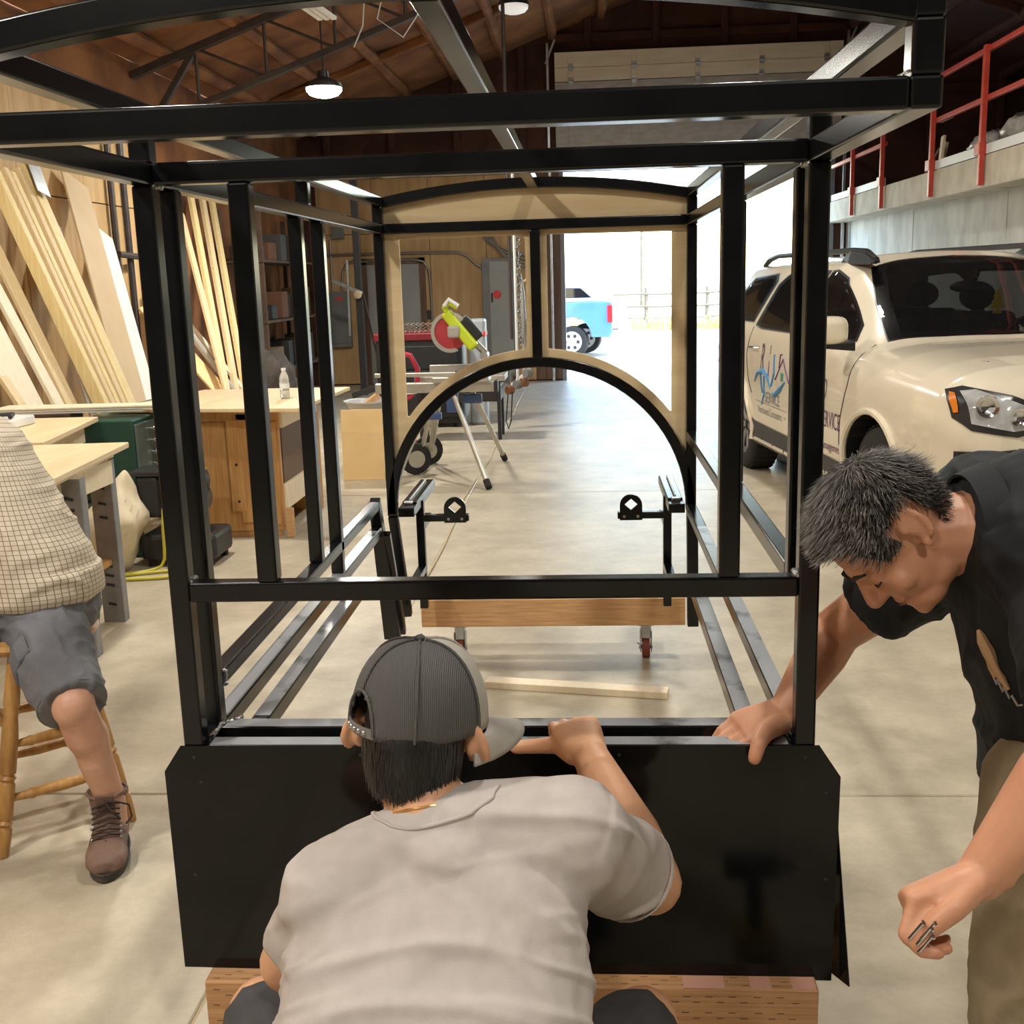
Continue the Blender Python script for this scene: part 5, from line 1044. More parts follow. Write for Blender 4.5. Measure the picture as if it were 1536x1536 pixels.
d_, s_, u_ = frame_of(elL-shL); s.loft([ring(shL+(elL-shL)*t, s_*r, u_*r, 20) for t, r in ((.0, .08), (.4, .070), (.7, .066), (.74, .065))])
s.ell(B0+A_*.13+N_*.105, (.19, .12, .10), (X_, A_, N_)); s.ell(B0+A_*.10+N_*.095+X_*.08, (.14, .10, .085), (X_, A_, N_)); s.ell(B0+A_*.11+N_*.095-X_*.08, (.14, .10, .085), (X_, A_, N_))
tee = blob(s, 'tshirt', TEE, m1, .0048, 22)
def teefold(p):
    q = p-B0; sa = q.dot(A_); side = p.x-.575
    w_ = .0065*sfold(p, 3.2, 11, 11, 3)+.0045*sfold(V((p.x+sa*.8, sa*2.2, 0)), 7, 7, 1, 8)*max(0, min(1, sa*5))
    w_ += .004*sfold(V((p.x*.5+p.z*.9, p.x*.9-p.z*.5, p.y*.3)), 4, 26, 4, 15)*math.exp(-((p-shR).length/.16)**2)      # drag folds at the raised shoulder
    w_ += .005*math.exp(-((sa-.42-.10*side-.03*math.sin(side*9))/.026)**2)+.005*math.exp(-((sa-.52+.25*side)/.026)**2)
    return w_-.002
wrinkle(tee, teefold)
from mathutils.bvhtree import BVHTree
def hug(o, pts, off):
    bv = BVHTree.FromPolygons([v.co for v in o.data.vertices], [tuple(p.vertices) for p in o.data.polygons]); out = []
    base = V((0, 0, 0)); q = o
    while q is not None: base += q.location; q = q.parent
    for p in pts: loc, nn, _, _ = bv.find_nearest(p-base); out.append(loc+base+nn*off)
    return out
d_, s_, u_ = frame_of(NA); rg = lambda h_, r_: [nb+NA*h_+(s_*math.cos(t)+u_*math.sin(t))*r_ for t in [2*pi*k/48 for k in range(49)]]
MB().tube(hug(tee, rg(.010, .088), .0005), .0036, 8).build('collar', TEE, m1, smooth=True)
GOLD = mat('gold_chain', (.75, .5, .18), .25, 1); MB().tube(hug(bd1, rg(.040, .085), .0012), .0017, 6).build('necklace', GOLD, m1, smooth=True)
d_, s_, u_ = frame_of(dR); hem = shR+(elR-shR)*.715; MB().tube([hem+s_*(.0775*math.cos(t))+u_*(.0775*math.sin(t)) for t in [2*pi*k/28 for k in range(29)]], .003, 6).build('sleeve_hem', TEE, m1, smooth=True)
# shorts
SHG = mat('charcoal_cotton', (.045, .045, .048), .85, col2=(.06, .06, .063), scale=20, bump=.1, bscale=300)
s = MB(); s.loft(torso_rings([(B0+A_*t+N_*ry, X_*rx, N_*ry) for t, rx, ry in ((.52, .206, .145), (.6, .215, .145), (.66, .19, .12), (.70, .12, .08))]))
for h_, k_ in ((hipL, knL), (hipR, knR)): s.cap(h_, k_.lerp(h_, .08), .105, .075)
sh = blob(s, 'shorts', SHG, m1, .006, 5); wrinkle(sh, lambda p: .006*max(0, fold(p, 14, 14, 14, 2)-.3))
SHOE = mat('dark_shoe', (.03, .03, .032), .6)
for a_, tx_ in ((anL, -.04), (anR, .04)): blob(MB().ell(a_+V((tx_*.3, .09, -.075)), (.045, .10, .05)).ell(a_+V((0, .0, -.05)), (.04, .05, .06)).box(a_.x-.04+tx_*.3, a_.x+.04+tx_*.3, a_.y-.02, a_.y+.17, .0, .03), 'shoe', SHOE, m1, .006, 3)
# hair below the cap
HBLK = mat('black_hair', (.008, .0075, .008), .38, col2=(.016, .015, .015), scale=60, spec=.6)
HUn = HU.normalized(); HFn = (HF-HUn*HF.dot(HUn)).normalized(); HLn = HUn.cross(HFn)
s = MB(); s.ell(HC+HUn*.006-HFn*.012, (.0795, .094, .094), (HLn, HFn, HUn), 24, 16)
cut = HC-HFn*.0
hb = blob(s, 'hair_base', HBLK, m1, .004, 2)
bmx = bmesh.new(); bmx.from_mesh(hb.data)
dv = [v for v in bmx.verts if (lambda q: q.dot(HUn) < (-.085 if q.dot(HFn) < -.02 else -.085+1.3*(q.dot(HFn)+.02)) or (q.dot(HFn) > .045))(v.co-HC)]
bmesh.ops.delete(bmx, geom=dv, context='VERTS'); bmx.to_mesh(hb.data); bmx.free()
def gen1(r):
    a = r.uniform(-1.35, 1.35); z = r.uniform(-.06, .004)
    n_ = (-HFn*math.cos(a)+HLn*math.sin(a)); rz = math.sqrt(max(.05, 1-(z/.104)**2)); p = HC+HUn*(z+.006)-HFn*.012+HLn*(math.sin(a)*.0815*rz)-HFn*(math.cos(a)*.097*rz)
    d = (-HUn*1+n_*.12+HLn*r.uniform(-.25, .25)+(-HLn*math.sin(a)*.35)).normalized(); L_ = r.uniform(.028, .05); pts = [p]
    for i in range(3):
        p = p+d*(L_/3); d = (d+(-n_)*.10+HLn*r.uniform(-.06, .06)).normalized(); pts.append(p.copy()+n_*.0015)
    if pts[-1].dot(HUn) < (HC-HUn*.108).dot(HUn): return None
    return pts, (HLn*math.cos(a)+HFn*math.sin(a)).normalized()
strands('hair', HBLK, m1, gen1, 5200, .0011, 4)
# cap, turned to his right
cap_ = MB(); CAPD = mat('charcoal_corduroy', (.075, .073, .070), .85, col2=(.105, .102, .098), scale=3)
nt_ = CAPD.node_tree; bs_ = nt_.nodes['Principled BSDF']; tc_ = nt_.nodes.new('ShaderNodeTexCoord'); wv_ = nt_.nodes.new('ShaderNodeTexWave'); wv_.bands_direction = 'X'; wv_.inputs['Scale'].default_value = 110; nt_.links.new(tc_.outputs['Object'], wv_.inputs[0]); bp_ = nt_.nodes.new('ShaderNodeBump'); bp_.inputs['Strength'].default_value = .5; bp_.inputs['Distance'].default_value = .002; nt_.links.new(wv_.outputs['Fac'], bp_.inputs['Height']); nt_.links.new(bp_.outputs[0], bs_.inputs['Normal'])
CAPL = mat('stone_cap_cloth', (.40, .37, .32), .85, col2=(.46, .43, .38), scale=25, bump=.1, bscale=300)
CU_ = (HUn-HFn*.04).normalized(); CBd = (HLn*-1*.70+HFn*.71); CBd = (CBd-CU_*CBd.dot(CU_)).normalized(); CS_ = CU_.cross(CBd)
CC = HC+HUn*.006-HFn*.006
def capp(phi, th, off=0):
    """phi from the brim direction, th 0 at the band to pi/2 at the button"""
    r = .094+.010*math.sin(th*2)*.6; ex = .105*(1+.03*math.cos(phi)); h = .128
    return CC+CBd*((ex+off)*math.cos(phi)*math.cos(th)**.72)+CS_*((r+off)*math.sin(phi)*math.cos(th)**.72)+CU_*((h+off)*math.sin(th)**1.0)+CU_*.0
def capshell(name, p0, p1, m, hole=False):
    n1, n2 = 44, 18; mb = MB(); idx = {}
    for i in range(n1+1):
        for j in range(n2+1):
            idx[i, j] = len(mb.v); ph = p0+(p1-p0)*i/n1; th = (pi/2-.02)*j/n2; mb.v.append(tuple(capp(ph, th)))
    for i in range(n1):
        for j in range(n2):
            ph = p0+(p1-p0)*(i+.5)/n1; th = (pi/2)*(j+.5)/n2
            dp = abs((ph-pi+pi) % (2*pi)-pi) if False else abs(math.atan2(math.sin(ph-pi), math.cos(ph-pi)))
            if hole and (dp/.40)**2+(th/.50)**2 < 1 and th > .12: continue
            mb.f.append((idx[i, j], idx[i+1, j], idx[i+1, j+1], idx[i, j+1]))
    o = mb.build(name, m, cp_, base=(0, 0, 0)); sm = o.modifiers.new('s', 'SOLIDIFY'); sm.thickness = .003; sm.offset = 1; shade(o, 3); return o
cp_ = link(bpy.data.objects.new('cap', None)); put(cp_, m1, CC); 
capshell('cap_back', math.radians(58), math.radians(302), CAPD, True); capshell('cap_front', math.radians(-58), math.radians(58), CAPL)
for k in (60, 120, 180, 240, 300, 0):
    MB().tube([capp(math.radians(k), .55 if k == 180 else .02, .0045) if t == 0 else capp(math.radians(k), (.55 if k == 180 else .02)+(1.53-(.55 if k == 180 else .02))*t/14, .0045) for t in range(15)], .0022, 6).build('seam', CAPD if 58 < k < 302 else CAPL, cp_, smooth=True)
MB().ell(CC+CU_*.134, (.008, .008, .005), (CBd, CS_, CU_)).build('button', CAPD, cp_, smooth=True)
hp = []
for k in range(25):
    a = pi*k/24; hp.append(capp(pi+.40*math.cos(a), .05+.47*math.sin(a), .004))
MB().tube(hp, .0028, 6).build('opening_binding', CAPD, cp_, smooth=True)
MB().loft([[capp(pi+ph, t_, .003+o_) for t_, o_ in ((.02, 0), (.13, 0), (.13, .002), (.02, .002))] for ph in [-.42+.84*i/16 for i in range(17)]]).build('snap_strap', mat('grey_snap_plastic', (.16, .15, .14), .4), cp_)
for i in range(5): p_ = capp(pi-.24+.12*i, .075, .006); MB().ell(p_, (.004, .004, .004), n=10, m=6).build('snap', STEEL, cp_, smooth=True)
# brim: curved crescent
mb = MB(); rows = []
for i in range(21):
    ph = math.radians(-62+124*i/20); base = capp(ph, .03, .002); t_ = math.cos((i/20-.5)*pi); out = CBd*(.078*t_**.6)
    row = []
    for j in range(7):
        q = base+out*(j/6)-CU_*(.030*(j/6)*abs(math.sin(ph))**1.3+.018*(j/6))-CU_*.012; row.append(q)
    rows.append(row)
for r_ in rows: mb.v += [tuple(x) for x in r_]
for i in range(20):
    for j in range(6): mb.f.append((i*7+j, i*7+j+1, (i+1)*7+j+1, (i+1)*7+j))
o = mb.build('brim', CAPL, cp_, base=(0, 0, 0)); sm = o.modifiers.new('s', 'SOLIDIFY'); sm.thickness = .005; shade(o, 3)
# ------------------------------------------------------------------ man bending at the right
m2 = thing('person', 'grey-haired man in black polo bending over the frame from the right', 'person', (1.52, -.25, 0))
HC2 = V((1.272, -.235, 1.250)); U2 = V((-.86, .02, .42)).normalized(); F2 = V((-.40, -.14, -.90)); 
ST2 = [((1.60, -.24, .80), .14, .175), ((1.595, -.24, .92), .145, .185), ((1.565, -.23, 1.03), .15, .195), ((1.54, -.22, 1.13), .145, .205), ((1.515, -.21, 1.22), .13, .205), ((1.50, -.20, 1.29), .10, .17), ((1.49, -.19, 1.335), .05, .10)]
YA = V((0, 1, 0))
def tor2(k=1.0, add=0): return [ring(V(c), X_*(rx*k+add), YA*(ry*k+add), 28, 2.3) for c, rx, ry in ST2]
sL, eL, wL = V((1.50, -.40, 1.19)), V((1.43, -.62, 1.05)), V((1.305, -.630, .868)); sR, eR, wR = V((1.43, -.03, 1.15)), V((1.29, .17, .945)), V((1.178, .088, .808))
b = MB(); b.loft(tor2(.92)); l2 = head(b, HC2, U2, F2, 1.03)
b.cap(HC2-U2*.05, V((1.47, -.22, 1.24)), .062, .075); b.cap(V((1.47, -.22, 1.23)), sL, .08, .075); b.cap(V((1.47, -.22, 1.22)), sR, .08, .072)
for a, e, w_ in ((sL, eL, wL), (sR, eR, wR)):
    b.cap(a, e, .064, .049); b.cap(e, e.lerp(w_, .3), .050, .051); b.cap(e.lerp(w_, .3), w_, .051, .032)
# right hand spread on the rail, thumb hooked over the panel
hand(b, wR, (-.86, -.35, -.22), (-.15, -.45, .88), (0, -1, -.2), [(.15, .35, .35), (.22, .4, .4), (.30, .5, .4), (.4, .5, .4)], [wR+V((-.015, -.035, -.012)), V((1.128, .012, .795)), V((1.112, -.012, .785)), V((1.103, -.022, .758))], 1.1, tk_=1.25)
# left hand: loose fist round screws
hd = V((-.90, -.05, -.30)).normalized(); hn = V((-.28, .50, .82)); hn = (hn-hd*hn.dot(hd)).normalized(); ht = hd.cross(hn); ht = ht if ht.y < 0 else -ht
hq = lambda a, t_, n_: wL+hd*(a*1.1)+ht*(t_*1.1)+hn*(n_*1.1)
hand(b, wL, hd, hn, ht, [(.85, 1.15, .75), (1.0, 1.25, .8), (1.1, 1.3, .8), (1.2, 1.3, .8)], [hq(.015, .020, -.006), hq(.052, .044, -.022), hq(.080, .040, -.032), hq(.100, .032, -.040)], 1.12, tk_=1.1)
b.ell(hq(.075, .018, -.016), (.022, .022, .022)); b.ell(hq(.09, .022, -.03), (.016, .016, .016))
legs2 = ((V((1.52, -.335, .84)), V((1.50, -.345, .48)), V((1.53, -.34, .10))), (V((1.62, -.15, .84)), V((1.61, -.13, .48)), V((1.63, -.13, .10))))
for h_, k_, a_ in legs2: b.cap(h_, k_, .085, .058); b.cap(k_, a_, .055, .04); b.cap(a_, a_+V((-.12, 0, -.06)), .035, .03)
body2 = blob(b, 'body', SKIN2, m2, .0045, 4)
# polo
POLO = mat('black_pique', (.010, .012, .014), .75, col2=(.016, .018, .021), scale=20, bump=.15, bscale=500, spec=.3)
s = MB(); s.loft([ring(V(c), X_*(rx+.006), YA*(ry+.006), 28, 2.3) for c, rx, ry in ST2]); s.cap(V((1.47, -.22, 1.22)), sL, .10, .10); s.cap(V((1.46, -.20, 1.22)), sR, .10, .092); s.ell((1.47, -.14, 1.24), (.11, .16, .105))
for a, e, tt in ((sL, eL, .62), (sR, eR, .55)):
    d_, s_, u_ = frame_of(e-a); s.loft([ring(a+(e-a)*t, s_*r, u_*r, 20) for t, r in ((0, .094), (tt*.6, .084), (tt, .080), (tt+.03, .079))])
n0 = V((1.455, -.225, 1.245)); NB = (HC2-U2*.04-n0).normalized(); d_, s_, u_ = frame_of(NB); s.loft([ring(n0+NB*t, s_*r, u_*r, 24) for t, r in ((-.05, .12), (.0, .105), (.03, .088), (.05, .084))])
polo = blob(s, 'polo_shirt', POLO, m2, .005, 6)
wrinkle(polo, lambda p: .006*sfold(V((p.x+.4*p.z, p.y, p.z-.5*p.x)), 12, 5, 7, 4)+.002*sfold(p, 18, 18, 11, 9))
cz = n0+NB*.05; MB().loft([[cz+NB*h_+(s_*math.cos(t)+u_*math.sin(t))*r_ for h_, r_ in ((-.03, .100), (.012, .086), (.014, .090), (-.028, .105))] for t in [2*pi*k/30*.93 for k in range(31)]]).build('collar', POLO, m2, smooth=1.2)
# chest emblem: tan leaf shape and wavering script
LOGO = mat('tan_embroidery', (.52, .33, .17), .8); LGRY = mat('grey_embroidery', (.35, .33, .31), .8)
def on_polo(al, z):
    """surface of the polo at height z and angle al from straight ahead towards the camera"""
    for (c0, r0, q0), (c1, r1, q1) in zip(ST2, ST2[1:]):
        if c0[2] <= z <= c1[2]:
            t = (z-c0[2])/(c1[2]-c0[2]); cx = c0[0]+(c1[0]-c0[0])*t; cy = c0[1]+(c1[1]-c0[1])*t; rx = r0+(r1-r0)*t+.0125; ry = q0+(q1-q0)*t+.0125
            a = math.radians(al); return V((cx-rx*math.cos(a)**(2/2.3), cy-ry*math.sin(a)**(2/2.3), z))
def emb(name, pts, wd, m): MB().tube([on_polo(y, z) for y, z in pts], wd, 6).build(name, m, m2, smooth=True)
emb('chest_emblem', [(20, 1.10), (22, 1.085), (25, 1.07), (28, 1.05), (31, 1.035), (34, 1.02)], [.003, .009, .010, .008, .006, .003], LOGO)
emb('chest_emblem', [(23, 1.06), (25, 1.045), (26, 1.03)], [.003, .005, .002], LOGO)
emb('chest_script', [(25, 1.035), (26.5, 1.02), (28, 1.03), (29.5, 1.012), (31, 1.022), (33, 1.005), (35, 1.012), (37, .998), (40, 1.002)], .0018, LGRY)
# trousers
KHAKI = mat('khaki_cotton', (.22, .165, .095), .85, col2=(.27, .21, .125), scale=12, bump=.12, bscale=350)
s = MB(); s.loft([ring(V(c), X_*rx, YA*ry, 24, 2.3) for c, rx, ry in (((1.60, -.24, .74), .128, .172), ((1.60, -.24, .82), .136, .178), ((1.597, -.24, .88), .134, .174), ((1.595, -.24, .91), .130, .170))])
for h_, k_, a_ in legs2: s.cap(h_, k_, .108, .092); s.cap(k_, a_.lerp(k_, .08), .092, .078)
tr2 = blob(s, 'trousers', KHAKI, m2, .006, 6); wrinkle(tr2, lambda p: .010*max(0, fold(p, 9, 9, 7, 6)-.35)+.004*max(0, fold(p, 20, 20, 12, 3)-.3))
for h_, k_, a_ in legs2: blob(MB().ell(a_+V((-.09, 0, -.055)), (.12, .045, .045)).box(a_.x-.2, a_.x+.05, a_.y-.042, a_.y+.042, 0, .03), 'shoe', SHOE, m2, .006, 3)
# short salt-and-pepper hair
HG1 = mat('dark_grey_hair', (.022, .018, .016), .5, col2=(.055, .045, .040), scale=50); HG2 = mat('silver_hair', (.15, .13, .115), .45, col2=(.30, .275, .25), scale=50)
F2n = (F2-U2*F2.dot(U2)).normalized(); L2 = U2.cross(F2n)
def hair_ok(a, bq, c):
    """a left, bq forward, c up in units of head; hairline"""
    if c > .062: return bq < .085
    if abs(a) > .055 and -.045 < bq < .016 and -.055 < c < .024: return False
    lim = .055+.25*(c-.0) if c > -.01 else (.022 if c > -.03 else -.035)
    return bq < lim and c > (-.012 if bq > -.005 else -.065)
def sc_pt(n_): return HC2+(L2*(n_[0]*.081)+F2n*(n_[1]*.1-.005)+U2*(n_[2]*.103+.015))*1.03
s = MB(); s.ell(HC2+U2*.0155-F2n*.005, (.0805, .1005, .1025), (L2, F2n, U2), 28, 20)
hb2 = blob(s, 'hair_base', HG1, m2, .004, 1)
bmx = bmesh.new(); bmx.from_mesh(hb2.data)
dv = [v for v in bmx.verts if not hair_ok(*((lambda q: (q.dot(L2)/1.03, q.dot(F2n)/1.03, q.dot(U2)/1.03))(v.co-HC2)))]
bmesh.ops.delete(bmx, geom=dv, context='VERTS'); bmx.to_mesh(hb2.data); bmx.free()
WH = V((.15, -.55, .82)).normalized()   # crown whorl in head units
def gen2(front):
    def g(r):
        n_ = V((r.gauss(0, 1), r.gauss(0, 1), r.gauss(0, 1))).normalized(); q = (n_[0]*.081, n_[1]*.1-.005, n_[2]*.103+.015)
        if not hair_ok(*q): return None
        grey = .25+.55*max(0, min(1, (q[1]+.02)/.1))+.25*max(0, -q[2]*8)
        if (r.random() < grey) != front: return None
        away = (n_-WH*n_.dot(WH)); away = away.normalized() if away.length > .05 else V((0, 1, 0))
        d = (away*1.0+n_*.12+V((0, .3, 0))+V((r.gauss(0, .13), r.gauss(0, .13), r.gauss(0, .13)))); w3 = lambda v: (L2*v[0]+F2n*v[1]+U2*v[2])
        ln = r.uniform(.018, .032)*(1.0 if q[2] > 0 else .45); p = sc_pt(n_); d3 = w3(d).normalized(); nn = w3(n_).normalized(); pts = [p-nn*.002]
        for i in range(3): p = p+d3*(ln/3); d3 = (d3-nn*.16).normalized(); pts.append(p.copy())
        return pts, d3.cross(nn).normalized()
    return g
strands('hair', HG1, m2, gen2(False), 5200, .0009, 21); strands('grey_hair', HG2, m2, gen2(True), 4200, .0008, 22)
BRW = mat('dark_brow', (.02, .015, .012), .7)
def h2(a, bq, c): return HC2+(L2*a+F2n*bq+U2*c)*1.03
for s_g in (-1, 1):
    MB().tube([h2(s_g*x, y, z) for x, y, z in ((.012, .0985, .012), (.03, .0955, .019), (.05, .083, .013))], [.003, .004, .002], 6).build('eyebrow', BRW, m2, smooth=True)
    MB().tube([h2(s_g*x, y, z) for x, y, z in ((.016, .0895, -.016), (.031, .0915, -.019), (.046, .083, -.015))], .0016, 6).build('eyelash', BRW, m2, smooth=True)
MB().tube([h2(x, y, -.0725) for x, y in ((-.02, .096), (0, .1015), (.02, .096))], .0014, 6).build('lip_line', mat('lip_shadow', (.25, .09, .07), .6), m2, smooth=True)
# a few screws held in his hand
for i, (dx, dz) in enumerate(((0, 0), (.006, .008), (-.006, .004), (.002, -.008))):
    p0_ = hq(.086+dx, .050, -.034+dz); o = MB().cyl(p0_, p0_+hd*.024-hn*.012+ht*.006, .0022, n=8).cyl(p0_, p0_-hd*.003, .0042, n=10).build('screw', CHR)
    tag(o, 'small silver screw held in the bending man\'s fist', 'screw', 'screws in the hand')
# ------------------------------------------------------------------ man seated on a stool at the left
m3 = thing('person', 'man in checked shirt and grey shorts seated on a wooden stool', 'person', (-.93, 1.2, 0))
ST3 = [((-.955, 1.25, .70), .20, .18), ((-.945, 1.22, .80), .215, .185), ((-.965, 1.21, .90), .212, .18), ((-1.0, 1.21, 1.0), .20, .165), ((-1.05, 1.22, 1.12), .19, .15), ((-1.10, 1.23, 1.24), .18, .13), ((-1.13, 1.24, 1.31), .11, .09)]
def tor3(k=1.0, add=0): return [ring(V(c), V((rx*k+add, -.10*rx, 0)), V((.10*ry, ry*k+add, 0)), 28, 2.2) for c, rx, ry in ST3]
hp3, kn3, an3 = V((-.90, 1.20, .69)), V((-.672, .905, .50)), V((-.640, 1.005, .16)); hq3, kq3, aq3 = V((-1.06, 1.12, .69)), V((-1.12, .82, .56)), V((-1.14, .90, .16))
sh3, el3, wr3 = V((-1.02, 1.08, 1.22)), V((-.985, 1.0, .97)), V((-1.06, .86, .80)); si3, ej3, wj3 = V((-1.26, 1.30, 1.22)), V((-1.36, 1.18, .97)), V((-1.24, .98, .80))
b = MB(); b.loft(tor3(.93)); head(b, V((-1.14, 1.16, 1.52)), (0, -.1, 1), (.5, -.85, -.1)); b.cap(V((-1.13, 1.2, 1.30)), V((-1.135, 1.18, 1.45)), .06, .058)
b.cap(V((-1.12, 1.22, 1.26)), sh3, .075, .07); b.cap(V((-1.12, 1.22, 1.26)), si3, .075, .07)
for a, e, w_ in ((sh3, el3, wr3), (si3, ej3, wj3)): b.cap(a, e, .06, .046); b.cap(e, w_, .045, .03); hand(b, w_, (.1, -.8, -.3), (0, -.3, 1), (1, 0, 0), [(.2, .4, .3)]*4, [w_+V((.03, -.02, 0)), w_+V((.045, -.05, -.01)), w_+V((.045, -.075, -.015))])
for h_, k_, a_ in ((hp3, kn3, an3), (hq3, kq3, aq3)):
    b.cap(h_, k_, .09, .060); b.ell(k_+V((0, -.012, .0)), (.056, .056, .062)); c_ = k_.lerp(a_, .32); b.cap(k_, c_, .056, .058); b.cap(c_+V((0, .012, 0)), k_.lerp(a_, .6), .058, .048); b.cap(k_.lerp(a_, .55), a_, .050, .041); b.cap(a_, a_+V((0, 0, -.08)), .041, .04)
blob(b, 'body', SKIN3, m3, .005, 4)
# checked shirt
CHK = bpy.data.materials.new('checked_cotton'); CHK.use_nodes = True; n_ = CHK.node_tree; bs_ = n_.nodes['Principled BSDF']; bs_.inputs['Roughness'].default_value = .85
tc_ = n_.nodes.new('ShaderNodeTexCoord'); sx_ = n_.nodes.new('ShaderNodeSeparateXYZ'); n_.links.new(tc_.outputs['Object'], sx_.inputs[0])
def mnode(op, a, b_=None, c_=None):
    q = n_.nodes.new('ShaderNodeMath'); q.operation = op
    for k_, v_ in enumerate((a, b_, c_)):
        if v_ is None: continue
        if isinstance(v_, (int, float)): q.inputs[k_].default_value = v_
        else: n_.links.new(v_, q.inputs[k_])
    return q.outputs[0]
ang_ = mnode('ARCTAN2', mnode('ADD', sx_.outputs[0], 1.02), mnode('SUBTRACT', 1.22, sx_.outputs[1])); xx = mnode('MULTIPLY_ADD', sx_.outputs[2], .06, mnode('MULTIPLY', ang_, .20)); zz = mnode('MULTIPLY_ADD', ang_, .012, sx_.outputs[2])
lx_ = mnode('LESS_THAN', mnode('FRACT', mnode('MULTIPLY', xx, 68.0)), .13); lz_ = mnode('LESS_THAN', mnode('FRACT', mnode('MULTIPLY', zz, 72.0)), .13)
mx_ = n_.nodes.new('ShaderNodeMix'); mx_.data_type = 'RGBA'; n_.links.new(mnode('MAXIMUM', lx_, lz_), mx_.inputs[0]); mx_.inputs[6].default_value = (.66, .585, .47, 1); mx_.inputs[7].default_value = (.25, .17, .10, 1)
n_.links.new(mx_.outputs[2], bs_.inputs['Base Color'])
s = MB(); s.loft([ring(V(c), V((rx+.008, -.10*rx, 0)), V((.10*ry, ry+.008, 0)), 28, 2.2) for c, rx, ry in ST3[1:]]); s.loft([ring(V(c), V((rx, -.10*rx, 0)), V((.10*ry, ry, 0)), 28, 2.2) for c, rx, ry in (((-.955, 1.235, .735), .236, .205), ((-.95, 1.225, .76), .238, .206), ((-.945, 1.22, .83), .232, .198))])
s.cap(V((-1.12, 1.22, 1.24)), sh3, .09, .085); s.cap(V((-1.12, 1.22, 1.24)), si3, .09, .085)
for a, e in ((sh3, el3), (si3, ej3)):
    d_, s_, u_ = frame_of(e-a); s.loft([ring(a+(e-a)*t, s_*r, u_*r, 20) for t, r in ((0, .082), (.4, .078), (.72, .078), (.76, .078))])
sh_ = blob(s, 'checked_shirt', CHK, m3, .006, 5); wrinkle(sh_, lambda p: .006*sfold(p, 5, 5, 13, 5)+.002*sfold(p, 15, 15, 10, 1))
SHORT = mat('grey_cargo_cotton', (.145, .148, .165), .85, col2=(.18, .183, .20), scale=14, bump=.12, bscale=300)
s = MB(); s.loft([ring(V(c), V((rx, -.1*rx, 0)), V((.1*ry, ry, 0)), 24, 2.3) for c, rx, ry in (((-.96, 1.24, .62), .20, .17), ((-.955, 1.23, .70), .222, .188), ((-.95, 1.22, .79), .222, .19))])
for h_, k_ in ((hp3, kn3), (hq3, kq3)):
    d_, s_, u_ = frame_of(k_-h_); s.loft([ring(h_+(k_-h_)*t+V((0, 0, -.01*t)), s_*r, u_*r, 24) for t, r in ((-.1, .115), (.3, .118), (.7, .105), (.93, .094), (.97, .093))])
sr_ = blob(s, 'cargo_shorts', SHORT, m3, .006, 4); wrinkle(sr_, lambda p: .010*max(0, fold(V((p.x-p.y, p.y+p.x, p.z)), 5, 12, 16, 7)-.3)+.004*max(0, fold(p, 22, 22, 22, 2)-.4))
d_, s_, u_ = frame_of(kn3-hp3); pc = hp3.lerp(kn3, .55)+s_*.0
MB().loft([[hp3.lerp(kn3, t)+(s_*math.cos(a)+u_*math.sin(a))*r_+V((0, 0, -.008)) for a in (-.75, -.35, .05, .45, .85)] for t, r_ in ((.40, .117), (.42, .124), (.56, .124), (.58, .118))]).build('pocket_flap', SHORT, m3, .003)
MB().tube([kn3+(hp3-kn3)*.05+(s_*math.cos(a)+u_*math.sin(a))*.0945+V((0, 0, -.01)) for a in [2*pi*k/28 for k in range(29)]], .004, 6).build('hem', SHORT, m3, smooth=True)
